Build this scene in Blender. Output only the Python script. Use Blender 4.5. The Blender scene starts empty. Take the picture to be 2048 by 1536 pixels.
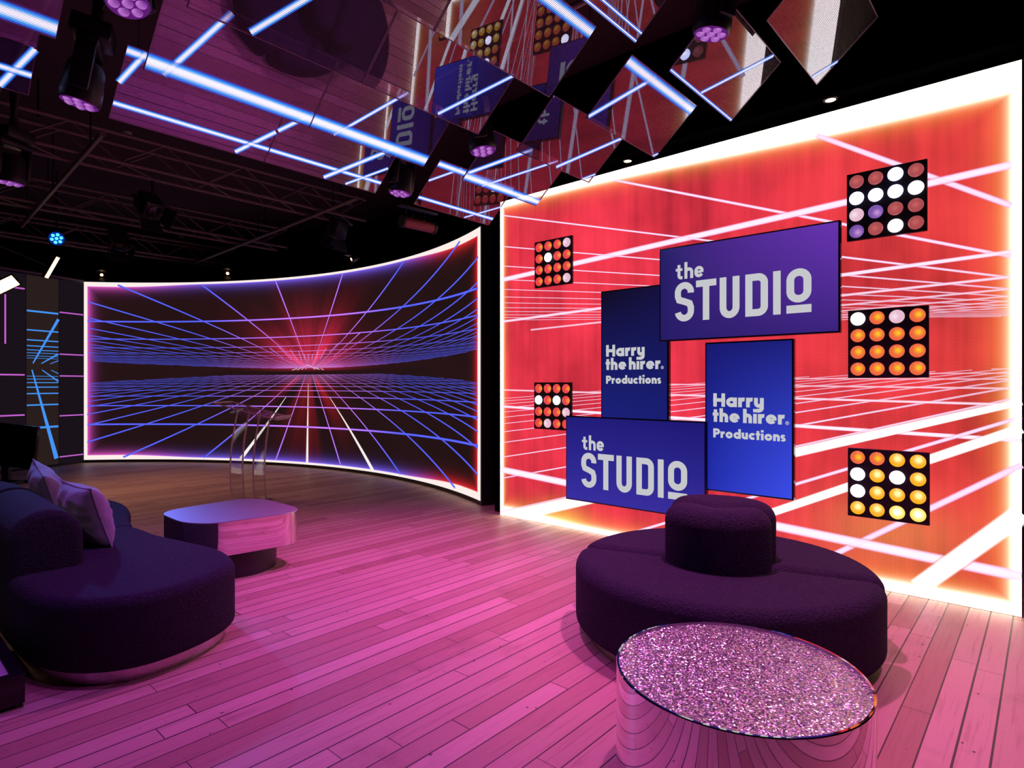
import bpy, bmesh, math, random
from mathutils import Vector, Matrix, Euler
random.seed(7)
scn = bpy.context.scene
COL = scn.collection
PI = math.pi
R_ = math.radians

# ---------------------------------------------------------------- camera, world, exposure
CAMH = 1.465
cam_d = bpy.data.cameras.new('camera'); cam_d.sensor_width = 36.0; cam_d.lens = 36.0 * 1205.0 / 2048.0
cam_d.clip_start = 0.05; cam_d.clip_end = 100
cam = bpy.data.objects.new('camera', cam_d); COL.objects.link(cam)
cam.location = (0, 0, CAMH); cam.rotation_euler = (R_(90), 0, -math.atan2(0.74628, 0.66563))
scn.camera = cam
vs = scn.view_settings
vs.view_transform = 'Standard'; vs.look = 'None'; vs.gamma = 1.0; vs.use_curve_mapping = False
vs.exposure = 0.0
world = bpy.data.worlds.new('world'); scn.world = world; world.use_nodes = True
world.node_tree.nodes['Background'].inputs[0].default_value = (0.30, 0.22, 0.28, 1)
world.node_tree.nodes['Background'].inputs[1].default_value = 0.012

# ---------------------------------------------------------------- lights of the room
def spot(name, loc, target, color, watts, angle=90, blend=0.8, size=0.06):
    l = bpy.data.lights.new(name, 'SPOT'); l.color = color; l.energy = watts
    l.spot_size = R_(angle); l.spot_blend = blend; l.shadow_soft_size = size
    o = bpy.data.objects.new(name, l); COL.objects.link(o); o.location = loc
    d = Vector(target) - Vector(loc); o.rotation_euler = d.to_track_quat('-Z', 'Y').to_euler()
    return o
PINK = (1.0, 0.130, 1.00); PURP = (0.62, 0.085, 1.10)
HEADS = [  # lens centre, aim point, watts, colour, cone
    ((0.93, 3.30, 3.29), (1.7, 2.8, 0), 105, PURP, 92),
    ((0.93, 4.17, 3.08), (1.6, 3.7, 0), 70, (0.50, 0.085, 1.0), 92),
    ((3.32, 3.26, 3.26), (2.9, 3.4, 0), 300, PINK, 96),
    ((3.32, 4.29, 3.15), (3.2, 4.4, 0), 150, PINK, 88),
    ((3.32, 1.44, 3.46), (3.5, 1.0, 0), 330, (1.0, 0.19, 0.82), 92),
    ((1.00, 6.70, 3.20), (0.9, 6.0, 0), 45, PURP, 90),
    ((0.93, 1.60, 3.40), (1.4, 1.9, 0), 75, (0.70, 0.09, 1.1), 76),  # unseen head, added to light the near floor
    ((3.32, -0.30, 3.60), (3.9, 0.3, 0), 230, (1.0, 0.20, 0.78), 80),  # unseen head, added to brighten the floor along the red wall
    ((-1.30, 3.40, 3.50), (0.50, 4.70, 0.7), 40, (0.95, 0.70, 0.70), 40),  # unseen warm fill lamp, added to lift the sofa back
    ((0.93, -0.40, 3.60), (1.3, 0.1, 0), 55, (0.75, 0.10, 1.1), 76),  # unseen head, added to light the floor around the camera
]
for i, (p, t, w, c, cone) in enumerate(HEADS):
    d = (Vector(t) - Vector(p)).normalized()
    spot('moving_head_beam', Vector(p) + d * 0.03, t, c, w, cone, 1.0, 0.07)
spot('par_beam', (2.07, 10.49, 3.52), (0.8, 5.0, 0.5), (0.08, 0.20, 1.0), 1000, 32, 1.0, 0.14)
spot('panel_beam', (1.66, 10.80, 2.84), (3.2, 7.2, 0), (1.0, 0.52, 0.27), 120, 110, 1.0, 0.12)
spot('panel_beam', (2.16, 10.75, 3.14), (4.2, 9.4, 0), (1.0, 0.48, 0.24), 120, 110, 1.0, 0.12)

# ---------------------------------------------------------------- node helpers
class NT:
    def __init__(s, name):
        s.m = bpy.data.materials.new(name); s.m.use_nodes = True; s.t = s.m.node_tree; s.t.nodes.clear()
        s.out = s.n('ShaderNodeOutputMaterial')
    def n(s, typ, **kw):
        nd = s.t.nodes.new(typ)
        for k, v in kw.items(): setattr(nd, k, v)
        return nd
    def put(s, sock, v):
        if isinstance(v, bpy.types.NodeSocket): s.t.links.new(v, sock)
        elif isinstance(v, (tuple, list)) and sock.type == 'RGBA' and len(v) == 3: sock.default_value = (*v, 1)
        else: sock.default_value = v
    def M(s, op, a, b=None, c=None, clamp=False):
        nd = s.n('ShaderNodeMath', operation=op); nd.use_clamp = clamp
        for i, v in enumerate((a, b, c)):
            if v is not None: s.put(nd.inputs[i], v)
        return nd.outputs[0]
    def mix(s, f, a, b, mode='MIX', clamp=False):
        nd = s.n('ShaderNodeMix', data_type='RGBA', blend_type=mode); nd.clamp_result = clamp
        s.put(nd.inputs[0], f); s.put(nd.inputs[6], a); s.put(nd.inputs[7], b); return nd.outputs[2]
    def scale(s, col, f):
        nd = s.n('ShaderNodeVectorMath', operation='SCALE'); s.put(nd.inputs[0], col); s.put(nd.inputs[3], f); return nd.outputs[0]
    def add(s, a, b):
        nd = s.n('ShaderNodeVectorMath', operation='ADD'); s.put(nd.inputs[0], a); s.put(nd.inputs[1], b); return nd.outputs[0]
    def step(s, x, a, b):   # smooth 0..1 as x goes a..b
        nd = s.n('ShaderNodeMapRange', interpolation_type='SMOOTHSTEP'); s.put(nd.inputs[0], x)
        nd.inputs[1].default_value = a; nd.inputs[2].default_value = b; return nd.outputs[0]
    def uv(s, layer='UVMap'):
        nd = s.n('ShaderNodeUVMap'); nd.uv_map = layer
        sp = s.n('ShaderNodeSeparateXYZ'); s.t.links.new(nd.outputs[0], sp.inputs[0]); return sp.outputs[0], sp.outputs[1], nd.outputs[0]
    def obj(s):
        nd = s.n('ShaderNodeTexCoord'); sp = s.n('ShaderNodeSeparateXYZ'); s.t.links.new(nd.outputs['Object'], sp.inputs[0])
        return nd.outputs['Object'], sp.outputs[0], sp.outputs[1], sp.outputs[2]
    def noise(s, vec, scale, detail=2.0, rough=0.5, dim='3D'):
        nd = s.n('ShaderNodeTexNoise', noise_dimensions=dim)
        if vec is not None: s.put(nd.inputs['Vector'], vec)
        nd.inputs['Scale'].default_value = scale; nd.inputs['Detail'].default_value = detail; nd.inputs['Roughness'].default_value = rough
        return nd.outputs[0], nd.outputs[1]
    def bsdf(s, **kw):
        nd = s.n('ShaderNodeBsdfPrincipled')
        for k, v in kw.items(): s.put(nd.inputs[k.replace('_', ' ')], v)
        return nd.outputs[0]
    def emit(s, col, strength=1.0):
        nd = s.n('ShaderNodeEmission'); s.put(nd.inputs[0], col); s.put(nd.inputs[1], strength); return nd.outputs[0]
    def mixsh(s, f, a, b):
        nd = s.n('ShaderNodeMixShader'); s.put(nd.inputs[0], f); s.put(nd.inputs[1], a); s.put(nd.inputs[2], b); return nd.outputs[0]
    def bump(s, h, strength=0.3, dist=0.01):
        nd = s.n('ShaderNodeBump'); nd.inputs['Strength'].default_value = strength; nd.inputs['Distance'].default_value = dist
        s.put(nd.inputs['Height'], h); return nd.outputs[0]
    def done(s, sh): s.t.links.new(sh, s.out.inputs[0]); return s.m

def plain(name, col, rough=0.5, metal=0.0, spec=0.5, nz=0.0, nscale=20):
    t = NT(name)
    c = col
    if nz:
        o, x, y, z = t.obj(); f, _ = t.noise(o, nscale, 3)
        c = t.mix(t.M('MULTIPLY', f, nz), col, tuple(v * 0.4 for v in col))
    return t.done(t.bsdf(Base_Color=c, Roughness=rough, Metallic=metal, Specular_IOR_Level=spec))

# ---------------------------------------------------------------- materials
def mat_floor():
    t = NT('floorboards'); o, x, y, z = t.obj()
    W = 0.111
    row = t.M('FLOOR', t.M('DIVIDE', t.M('ADD', y, 50.003), W))
    fy = t.M('FRACT', t.M('DIVIDE', t.M('ADD', y, 50.003), W))
    wn = t.n('ShaderNodeTexWhiteNoise', noise_dimensions='1D'); t.put(wn.inputs['W'], row)
    xs = t.M('DIVIDE', t.M('ADD', x, t.M('MULTIPLY_ADD', wn.outputs[0], 7.0, 40.0)), t.M('MULTIPLY_ADD', wn.outputs[0], 1.1, 1.5))
    idx = t.M('FLOOR', xs); fx = t.M('FRACT', xs)
    cv = t.n('ShaderNodeCombineXYZ'); t.put(cv.inputs[0], row); t.put(cv.inputs[1], idx)
    w2 = t.n('ShaderNodeTexWhiteNoise', noise_dimensions='2D'); t.put(w2.inputs['Vector'], cv.outputs[0])
    mp = t.n('ShaderNodeMapping'); mp.inputs['Scale'].default_value = (1.2, 22, 1); t.put(mp.inputs[0], o)
    off = t.n('ShaderNodeVectorMath', operation='ADD'); t.put(off.inputs[0], mp.outputs[0])
    sc = t.scale(w2.outputs[1], 30.0); t.put(off.inputs[1], sc)
    g, _ = t.noise(off.outputs[0], 2.2, 6, 0.62)
    mp2 = t.n('ShaderNodeMapping'); mp2.inputs['Scale'].default_value = (0.8, 4, 1); t.put(mp2.inputs[0], off.outputs[0])
    g2, _ = t.noise(o, 2.3, 4, 0.6)
    base = t.mix(w2.outputs[0], (0.42, 0.25, 0.16), (0.66, 0.46, 0.32))
    base = t.mix(t.M('MULTIPLY', t.step(g, 0.5, 0.75), 0.45), base, (0.24, 0.13, 0.08))
    base = t.mix(t.M('MULTIPLY', t.step(g2, 0.55, 0.75), 0.28), base, (0.16, 0.085, 0.06))
    # small dark nail holes and knots
    vo = t.n('ShaderNodeTexVoronoi'); mpv = t.n('ShaderNodeMapping'); mpv.inputs['Scale'].default_value = (11, 16, 1); t.put(mpv.inputs[0], o)
    t.put(vo.inputs['Vector'], mpv.outputs[0]); vo.inputs['Scale'].default_value = 1.0
    kn = t.M('MULTIPLY', t.M('LESS_THAN', vo.outputs[0], t.M('MULTIPLY', t.step(g2, 0.40, 0.62), 0.085)), 0.85)
    base = t.mix(kn, base, (0.035, 0.02, 0.015))
    seam = t.M('MULTIPLY', t.M('LESS_THAN', t.M('MINIMUM', fy, t.M('SUBTRACT', 1.0, fy)), t.M('MULTIPLY_ADD', w2.outputs[0], 0.024, 0.017)), 0.92)
    end = t.M('MULTIPLY', t.M('LESS_THAN', fx, 0.0022), 0.85)
    gap = t.M('MAXIMUM', seam, end)
    base = t.mix(gap, base, (0.02, 0.01, 0.01))
    ht = t.M('SUBTRACT', t.M('MULTIPLY', g, 0.15), gap)
    rough = t.M('MULTIPLY_ADD', g, 0.22, 0.36)
    return t.done(t.bsdf(Base_Color=base, Roughness=rough, Specular_IOR_Level=0.42, Normal=t.bump(ht, 0.35, 0.004)))

def mat_boucle():
    t = NT('charcoal boucle fabric'); o, x, y, z = t.obj()
    vo = t.n('ShaderNodeTexVoronoi'); t.put(vo.inputs['Vector'], o); vo.inputs['Scale'].default_value = 150
    nz, _ = t.noise(o, 75, 3, 0.75)
    h = t.M('MULTIPLY_ADD', vo.outputs[0], -0.8, nz)
    c = t.mix(nz, (0.007, 0.006, 0.010), (0.066, 0.054, 0.088))
    return t.done(t.bsdf(Base_Color=c, Roughness=0.95, Specular_IOR_Level=0.15, Sheen_Weight=0.0, Sheen_Roughness=0.5, Normal=t.bump(h, 1.0, 0.008)))

def mat_velvet():
    t = NT('plum velvet'); o, x, y, z = t.obj()
    f, _ = t.noise(o, 9, 4, 0.6)
    c = t.mix(f, (0.20, 0.15, 0.24), (0.42, 0.33, 0.46))
    return t.done(t.bsdf(Base_Color=c, Roughness=0.8, Specular_IOR_Level=0.2, Sheen_Weight=0.5, Normal=t.bump(f, 0.35, 0.02)))

def mat_brushed(name, col, rough):
    t = NT(name); o, x, y, z = t.obj()
    mp = t.n('ShaderNodeMapping'); mp.inputs['Scale'].default_value = (3, 90, 90); t.put(mp.inputs[0], o)
    f, _ = t.noise(mp.outputs[0], 4, 3)
    return t.done(t.bsdf(Base_Color=col, Metallic=1.0, Roughness=t.M('MULTIPLY_ADD', f, 0.14, rough - 0.07), Normal=t.bump(f, 0.06, 0.002)))

def mat_crushed():
    t = NT('crushed mirror glass'); o, x, y, z = t.obj()
    vo = t.n('ShaderNodeTexVoronoi'); t.put(vo.inputs['Vector'], o); vo.inputs['Scale'].default_value = 185
    sx = t.n('ShaderNodeSeparateXYZ'); t.put(sx.inputs[0], vo.outputs[1])
    vc = t.n('ShaderNodeVectorMath', operation='MULTIPLY_ADD'); t.put(vc.inputs[0], vo.outputs[1]); vc.inputs[1].default_value = (0.85, 0.85, 0.0); vc.inputs[2].default_value = (-0.425, -0.425, 1.0)
    nn = t.n('ShaderNodeVectorMath', operation='NORMALIZE'); t.put(nn.inputs[0], vc.outputs[0])
    c = t.mix(sx.outputs[2], (0.45, 0.42, 0.46), (0.95, 0.90, 0.93))
    sh = t.bsdf(Base_Color=c, Metallic=0.85, Roughness=0.22, Normal=nn.outputs[0])
    return t.done(sh)

def mat_glass_acrylic():
    t = NT('clear acrylic')
    fr = t.n('ShaderNodeLayerWeight'); fr.inputs[0].default_value = 0.28
    gl = t.n('ShaderNodeBsdfGlossy'); gl.inputs['Roughness'].default_value = 0.02; t.put(gl.inputs[0], (0.95, 0.88, 0.92))
    tr = t.n('ShaderNodeBsdfTransparent'); t.put(tr.inputs[0], (0.95, 0.93, 0.94))
    return t.done(t.mixsh(t.M('MULTIPLY_ADD', fr.outputs[0], 0.10, 0.035, clamp=True), tr.outputs[0], gl.outputs[0]))

def mat_acrylic_edge():
    t = NT('polished acrylic edge')
    tl = t.n('ShaderNodeBsdfTranslucent'); t.put(tl.inputs[0], (0.95, 0.85, 0.88))
    return t.done(t.mixsh(0.55, t.bsdf(Base_Color=(0.92, 0.80, 0.83), Roughness=0.12), tl.outputs[0]))

def mat_panel_sheet():   # see-through LED sheet: part mirror, fine dark rows
    t = NT('transparent LED sheet'); u, v, _ = t.uv()
    fr = t.n('ShaderNodeFresnel'); fr.inputs[0].default_value = 1.75
    gl = t.n('ShaderNodeBsdfGlossy'); gl.inputs['Roughness'].default_value = 0.0; t.put(gl.inputs[0], (0.70, 0.72, 0.95))  # bluish tint puts the haze of the LED glow into the mirror colour
    tr = t.n('ShaderNodeBsdfTransparent'); t.put(tr.inputs[0], (0.62, 0.58, 0.64))
    sh = t.mixsh(t.M('MULTIPLY_ADD', fr.outputs[0], 0.95, 0.19, clamp=True), tr.outputs[0], gl.outputs[0])
    df = t.bsdf(Base_Color=(0.12, 0.10, 0.12), Roughness=0.5)
    rows = t.M('LESS_THAN', t.M('FRACT', t.M('DIVIDE', v, 0.0078)), 0.34)
    return t.done(t.mixsh(t.M('MULTIPLY', rows, 0.7), sh, df))

def mat_panel_light():   # lit rows of the LED sheet: UV x across the bar (-1..1), 'pos' layer in metres
    t = NT('lit blue white LED rows'); a, k, _ = t.uv(); pu, pv, _ = t.uv('pos')
    e = t.M('ABSOLUTE', a)
    core = t.step(e, 0.62, 0.0)
    c = t.mix(core, (0.05, 0.42, 1.3), (1.5, 1.2, 1.7))
    c = t.mix(t.step(e, 0.85, 0.5), (0.03, 0.10, 0.85), c)
    rows = t.M('GREATER_THAN', t.M('FRACT', t.M('DIVIDE', pv, 0.0078)), 0.42)
    tr = t.n('ShaderNodeBsdfTransparent')
    em = t.emit(c, 1.35)
    return t.done(t.mixsh(t.M('MULTIPLY', rows, t.step(e, 1.0, 0.7)), tr.outputs[0], em))

def mat_wall_display():
    t = NT('red LED wall picture'); s, v, uvv = t.uv()
    dl = s; dr = t.M('SUBTRACT', 4.46, s); db = v; dt = t.M('SUBTRACT', 3.5, v)
    def glow(d, w, k):
        if not isinstance(w, float): e = t.M('SUBTRACT', d, w)
        else: e = t.M('SUBTRACT', d, w)
        e = t.M('MAXIMUM', e, 0.0)
        return t.M('EXPONENT', t.M('MULTIPLY', e, -1.0 / k))
    wt = t.M('MULTIPLY_ADD', t.step(s, 0.5, 4.4), 0.13, 0.045)
    g = t.M('MAXIMUM', glow(dt, wt, 0.045), glow(dl, 0.035, 0.028))
    g = t.M('MAXIMUM', g, glow(dr, 0.03, 0.055))
    wb = t.M('ADD', t.M('MULTIPLY', t.step(s, 2.0, 4.3), 0.035), t.M('MULTIPLY_ADD', t.step(s, 1.2, 0.1), 0.05, 0.03))
    g = t.M('MAXIMUM', g, glow(db, wb, 0.05))
    f1, _ = t.noise(uvv, 1.1, 3, 0.55)
    mpw = t.n('ShaderNodeMapping'); mpw.inputs['Scale'].default_value = (9, 0.6, 1); t.put(mpw.inputs[0], uvv)
    f2, _ = t.noise(mpw.outputs[0], 1.0, 2, 0.5)
    lev = t.M('ADD', t.M('MULTIPLY', f1, 1.25), t.M('MULTIPLY', f2, 0.65))
    lev = t.M('MAXIMUM', t.M('ADD', lev, -0.10), 0.35)
    red = t.mix(t.step(s, 2.2, 4.3), (0.84, 0.040, 0.072), (0.82, 0.052, 0.055))
    red = t.scale(red, lev)
    def blob(cs, cv, r):
        q = t.M('POWER', t.M('DIVIDE', t.M('SUBTRACT', s, cs), r), 2.0); w = t.M('POWER', t.M('DIVIDE', t.M('SUBTRACT', v, cv), r * 0.55), 2.0)
        return t.M('EXPONENT', t.M('MULTIPLY', t.M('ADD', q, w), -1.0))
    red = t.add(red, t.scale((0.06, 0.13, 0.02), blob(3.75, 0.42, 0.45)))
    red = t.add(red, t.scale((0.15, 0.32, 0.02), blob(0.85, 0.06, 0.30)))
    # LED dots
    dx = t.M('FRACT', t.M('DIVIDE', s, 0.0088)); dy = t.M('FRACT', t.M('DIVIDE', v, 0.0088))
    dot = t.M('MULTIPLY', t.M('GREATER_THAN', dx, 0.30), t.M('GREATER_THAN', dy, 0.30))
    red = t.scale(red, t.M('MULTIPLY_ADD', dot, 0.72, 0.72))
    em = t.add(red, t.scale((0.62, 0.46, 0.0), t.M('POWER', g, 0.9)))
    em = t.add(em, t.scale((2.6, 2.9, 2.7), t.M('POWER', g, 3.0)))
    return t.done(t.emit(em, 1.0))

def mat_wall_line():
    t = NT('white pink LED lines'); a, k, _ = t.uv()
    e = t.M('ABSOLUTE', a)
    c = t.mix(t.step(e, 0.2, 0.9), (1.0, 0.80, 0.98), (0.95, 0.42, 0.80))
    c = t.mix(k, c, (1.9, 1.8, 1.75))
    ps, pv, _p = t.uv('pos')
    hz = t.M('ABSOLUTE', t.M('SUBTRACT', pv, 1.74))
    fade = t.M('MAXIMUM', t.M('MULTIPLY_ADD', t.step(hz, 0.12, 0.62), 0.55, 0.45), k)
    tr = t.n('ShaderNodeBsdfTransparent')
    return t.done(t.mixsh(t.M('MULTIPLY', fade, t.step(e, 1.0, 0.55)), tr.outputs[0], t.emit(c, 1.0)))

def mat_curve_display():
    t = NT('dark LED tunnel picture'); u, v, uvv = t.uv()
    L = 9.19
    dl = u; dr = t.M('SUBTRACT', L, u); db = t.M('SUBTRACT', v, 0.05); dt = t.M('SUBTRACT', 3.37, v)
    lw = t.step(u, 2.2, 0.6); rw = t.step(u, 6.9, 8.6)
    wt = t.M('ADD', t.M('ADD', 0.035, t.M('MULTIPLY', lw, 0.045)), t.M('MULTIPLY', rw, 0.055))
    wb = wt
    def edge(d, w, k):
        e = t.M('SUBTRACT', d, w); return e, t.M('EXPONENT', t.M('MULTIPLY', t.M('MAXIMUM', e, 0.0), -1.0 / k))
    es = [edge(dl, 0.055, 0.055), edge(dr, 0.085, 0.055), edge(db, wb, 0.05), edge(dt, wt, 0.05)]
    emin = es[0][0]; g = es[0][1]
    for e, q in es[1:]: emin = t.M('MINIMUM', emin, e); g = t.M('MAXIMUM', g, q)
    white = t.step(emin, 0.012, -0.004)
    gc = t.mix(t.step(u, 0.3, 2.6), (0.80, 0.10, 0.62), (0.20, 0.12, 0.95))
    gc = t.mix(t.step(u, 6.6, 8.3), gc, (0.85, 0.02, 0.03))
    # glow around the vanishing point
    du = t.M('SUBTRACT', u, 4.57); dv = t.M('SUBTRACT', v, 1.72)
    ang = t.M('ARCTAN2', du, dv)
    rad = t.M('SQRT', t.M('ADD', t.M('POWER', t.M('MULTIPLY', du, 0.85), 2.0), t.M('POWER', dv, 2.0)))
    ra, _ = t.noise(t.scale((1.0, 0.0, 0.0), ang), 2.3, 2, 0.45)
    rays = t.step(ra, 0.38, 0.68)
    up = t.step(dv, -0.05, 0.10); dn = t.step(dv, -0.08, -0.2)
    gu = t.M('MULTIPLY', up, t.M('MULTIPLY', t.M('EXPONENT', t.M('MULTIPLY', t.M('POWER', t.M('DIVIDE', rad, 0.72), 2.0), -1.0)), t.M('MULTIPLY_ADD', rays, 0.6, 0.4)))
    gu2 = t.M('MULTIPLY', up, t.M('MULTIPLY', t.M('EXPONENT', t.M('MULTIPLY', rad, -1.6)), t.M('MULTIPLY_ADD', rays, 0.9, 0.10)))
    gd = t.M('MULTIPLY', dn, t.M('MULTIPLY', t.M('EXPONENT', t.M('MULTIPLY', t.M('POWER', du, 2.0), -2.2)), t.M('MULTIPLY', t.M('EXPONENT', t.M('MULTIPLY', rad, -1.3)), rays)))
    n1, _ = t.noise(uvv, 0.5, 2)
    base = t.mix(n1, (0.010, 0.0045, 0.005), (0.026, 0.009, 0.010))
    em = t.add(base, t.scale((0.85, 0.025, 0.09), gu))
    em = t.add(em, t.scale((0.22, 0.006, 0.012), gu2))
    em = t.add(em, t.scale((0.75, 0.012, 0.03), gd))
    em = t.add(em, t.scale(gc, g))
    em = t.mix(white, em, (1.0, 0.86, 0.82))
    return t.done(t.emit(em, 1.0))

def mat_curve_line():
    t = NT('violet LED grid lines'); a, k, _ = t.uv(); u, v, _p = t.uv('pos')
    du = t.M('SUBTRACT', u, 4.57); dv = t.M('MULTIPLY', t.M('SUBTRACT', v, 1.7), 0.9)
    r = t.M('SQRT', t.M('ADD', t.M('POWER', du, 2.0), t.M('POWER', dv, 2.0)))
    c = t.mix(t.step(r, 2.6, 0.9), (0.11, 0.15, 0.98), (0.78, 0.24, 0.95))
    c = t.mix(t.step(r, 0.9, 0.2), c, (0.95, 0.32, 0.72))
    c = t.mix(k, c, (0.95, 0.88, 0.86))
    e = t.M('ABSOLUTE', a)
    c = t.mix(t.M('MULTIPLY', t.step(e, 0.25, 0.9), t.M('SUBTRACT', 1.0, k)), c, (0.05, 0.05, 0.7))
    tr = t.n('ShaderNodeBsdfTransparent')
    hz = t.M('ABSOLUTE', t.M('SUBTRACT', v, 1.71))
    fade = t.M('MULTIPLY_ADD', t.step(hz, 0.05, 0.75), 0.70, 0.30)
    fade = t.M('MAXIMUM', fade, t.M('MAXIMUM', k, t.M('MULTIPLY', t.step(r, 1.3, 0.3), 0.8)))
    return t.done(t.mixsh(t.M('MULTIPLY', fade, t.step(e, 1.0, 0.6)), tr.outputs[0], t.emit(c, 1.0)))

def mat_flat_emit(name, col, strength=1.0):
    t = NT(name); return t.done(t.emit(col, strength))

def mat_tv(name, c00, c10, c01, c11):   # picture colours at the four corners
    t = NT(name); u, v, _ = t.uv()
    a = t.mix(u, c00, c10); b = t.mix(u, c01, c11)
    em = t.emit(t.mix(v, a, b), 1.0)
    gl = t.n('ShaderNodeBsdfGlossy'); gl.inputs['Roughness'].default_value = 0.15; t.put(gl.inputs[0], (0.5, 0.5, 0.5))
    return t.done(t.mixsh(0.03, em, gl.outputs[0]))

def mat_lens(name, edge, hot, hx, hz, strength):
    t = NT(name); o, x, y, z = t.obj()
    q = t.M('POWER', t.M('DIVIDE', t.M('SUBTRACT', y, hx), 0.021), 2.0); w = t.M('POWER', t.M('DIVIDE', t.M('SUBTRACT', z, hz), 0.021), 2.0)
    f = t.M('EXPONENT', t.M('MULTIPLY', t.M('ADD', q, w), -1.0))
    em = t.emit(t.mix(f, edge, hot), strength)
    gl = t.n('ShaderNodeBsdfGlossy'); gl.inputs['Roughness'].default_value = 0.12
    return t.done(t.mixsh(0.06, em, gl.outputs[0]))

BLACK = plain('black paint', (0.012, 0.011, 0.013), 0.7, 0, 0.3, 0.5, 3)
BLACKM = plain('black metal', (0.018, 0.017, 0.020), 0.42, 0.0, 0.5, 0.3, 40)
BLACKG = plain('black gloss', (0.010, 0.009, 0.012), 0.12, 0.0, 0.5, 0.2, 10)
DEEP = plain('deep black paint', (0.0012, 0.001, 0.0012), 1.0, 0, 0.0, 0.3, 3)
CEILM = plain('dark ceiling paint', (0.065, 0.050, 0.052), 0.9, 0, 0.2, 0.5, 1.5)
WALLM = plain('black drape wall', (0.014, 0.011, 0.014), 0.95, 0, 0.1, 0.5, 6)
TRUSSM = plain('dull truss tube', (0.22, 0.18, 0.15), 0.5, 0.3, 0.4, 0.4, 30)
WHITEP = plain('white plastic', (0.6, 0.58, 0.56), 0.5)
CHROME = mat_brushed('polished steel', (0.86, 0.84, 0.86), 0.10)
CHROME = NT('mirror steel'); _o, _x, _y, _z = CHROME.obj(); _f, _c = CHROME.noise(_o, 5.5, 1); CHROME = CHROME.done(CHROME.bsdf(Base_Color=(0.84, 0.80, 0.83), Metallic=1.0, Roughness=0.03, Normal=CHROME.bump(_f, 0.03, 0.01)))
BRUSH = mat_brushed('brushed steel', (0.80, 0.74, 0.84), 0.46)
PLINTHM = mat_brushed('satin steel plinth', (0.60, 0.55, 0.56), 0.28)
FLOOR = mat_floor(); BOUCLE = mat_boucle(); VELVET = mat_velvet(); CRUSH = mat_crushed()
ACRYL = mat_glass_acrylic(); ACRE = mat_acrylic_edge()
SHEET = mat_panel_sheet(); PLIGHT = mat_panel_light()
WDISP = mat_wall_display(); WLINE = mat_wall_line(); CDISP = mat_curve_display(); CLINE = mat_curve_line()
LETTER = mat_flat_emit('grey white letters', (0.56, 0.57, 0.60))
PURLENS = mat_lens('purple lens', (0.17, 0.02, 0.30), (0.70, 0.24, 0.85), 0.006, 0, 0.85)

# ---------------------------------------------------------------- geometry helpers
class B:
    def __init__(s): s.bm = bmesh.new()
    def _tr(s, vs, m):
        if m is not None: bmesh.ops.transform(s.bm, matrix=m, verts=vs)
    def box(s, c, size, rot=None, bevel=0.0, seg=2):
        r = bmesh.ops.create_cube(s.bm, size=1.0); vs = r['verts']
        bmesh.ops.scale(s.bm, vec=size, verts=vs)
        if bevel:
            es = list({e for v in vs for e in v.link_edges})
            rr = bmesh.ops.bevel(s.bm, geom=es, offset=bevel, segments=seg, profile=0.5, affect='EDGES')
            vs = list({v for f in rr['faces'] for v in f.verts} | {v for v in vs if v.is_valid})
        m = Matrix.Translation(c)
        if rot is not None: m = m @ rot.to_4x4()
        s._tr(vs, m); return s
    def cyl(s, p0, p1, r0, r1=None, seg=24, cap=True):
        p0 = Vector(p0); p1 = Vector(p1); d = p1 - p0
        r = bmesh.ops.create_cone(s.bm, cap_ends=cap, segments=seg, radius1=r0, radius2=r0 if r1 is None else r1, depth=d.length)
        s._tr(r['verts'], Matrix.Translation((p0 + p1) / 2) @ d.to_track_quat('Z', 'Y').to_matrix().to_4x4()); return s
    def lathe(s, prof, p0=(0, 0, 0), axis=(0, 0, 1), seg=40, cap=True):
        q = Vector(axis).normalized().to_track_quat('Z', 'Y'); p0 = Vector(p0); rings = []
        for (r, z) in prof:
            rings.append([s.bm.verts.new(p0 + q @ Vector((r * math.cos(2 * PI * i / seg), r * math.sin(2 * PI * i / seg), z))) for i in range(seg)])
        for a, b in zip(rings, rings[1:]):
            for i in range(seg): s.bm.faces.new((a[i], a[(i + 1) % seg], b[(i + 1) % seg], b[i]))
        if cap: s.bm.faces.new(rings[0][::-1]); s.bm.faces.new(rings[-1])
        return s
    def loft(s, loops, close_ends=True):
        rings = [[s.bm.verts.new(p) for p in lp] for lp in loops]; n = len(rings[0])
        for a, b in zip(rings, rings[1:]):
            for i in range(n): s.bm.faces.new((a[i], a[(i + 1) % n], b[(i + 1) % n], b[i]))
        if close_ends:
            for rg, rev in ((rings[0], True), (rings[-1], False)):
                f = s.bm.faces.new(rg[::-1] if rev else rg); bmesh.ops.triangulate(s.bm, faces=[f])
        return s
    def tube(s, path, r, seg=10):
        path = [Vector(p) for p in path]; loops = []
        for i, p in enumerate(path):
            d = (path[min(i + 1, len(path) - 1)] - path[max(i - 1, 0)]).normalized(); q = d.to_track_quat('Z', 'Y')
            loops.append([p + q @ Vector((r * math.cos(2 * PI * k / seg), r * math.sin(2 * PI * k / seg), 0)) for k in range(seg)])
        return s.loft(loops)
    def quad(s, pts): s.bm.faces.new([s.bm.verts.new(p) for p in pts]); return s
    def build(s, name, m, parent=None, smooth=True, angle=35, loc=None):
        bmesh.ops.recalc_face_normals(s.bm, faces=s.bm.faces)
        me = bpy.data.meshes.new(name); s.bm.to_mesh(me); s.bm.free()
        me.materials.append(m)
        o = bpy.data.objects.new(name, me); COL.objects.link(o)
        if smooth:
            for p in me.polygons: p.use_smooth = True
            me.set_sharp_from_angle(angle=R_(angle))
        if parent is not None: o.parent = parent
        if loc is not None: o.location = loc
        return o

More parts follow.
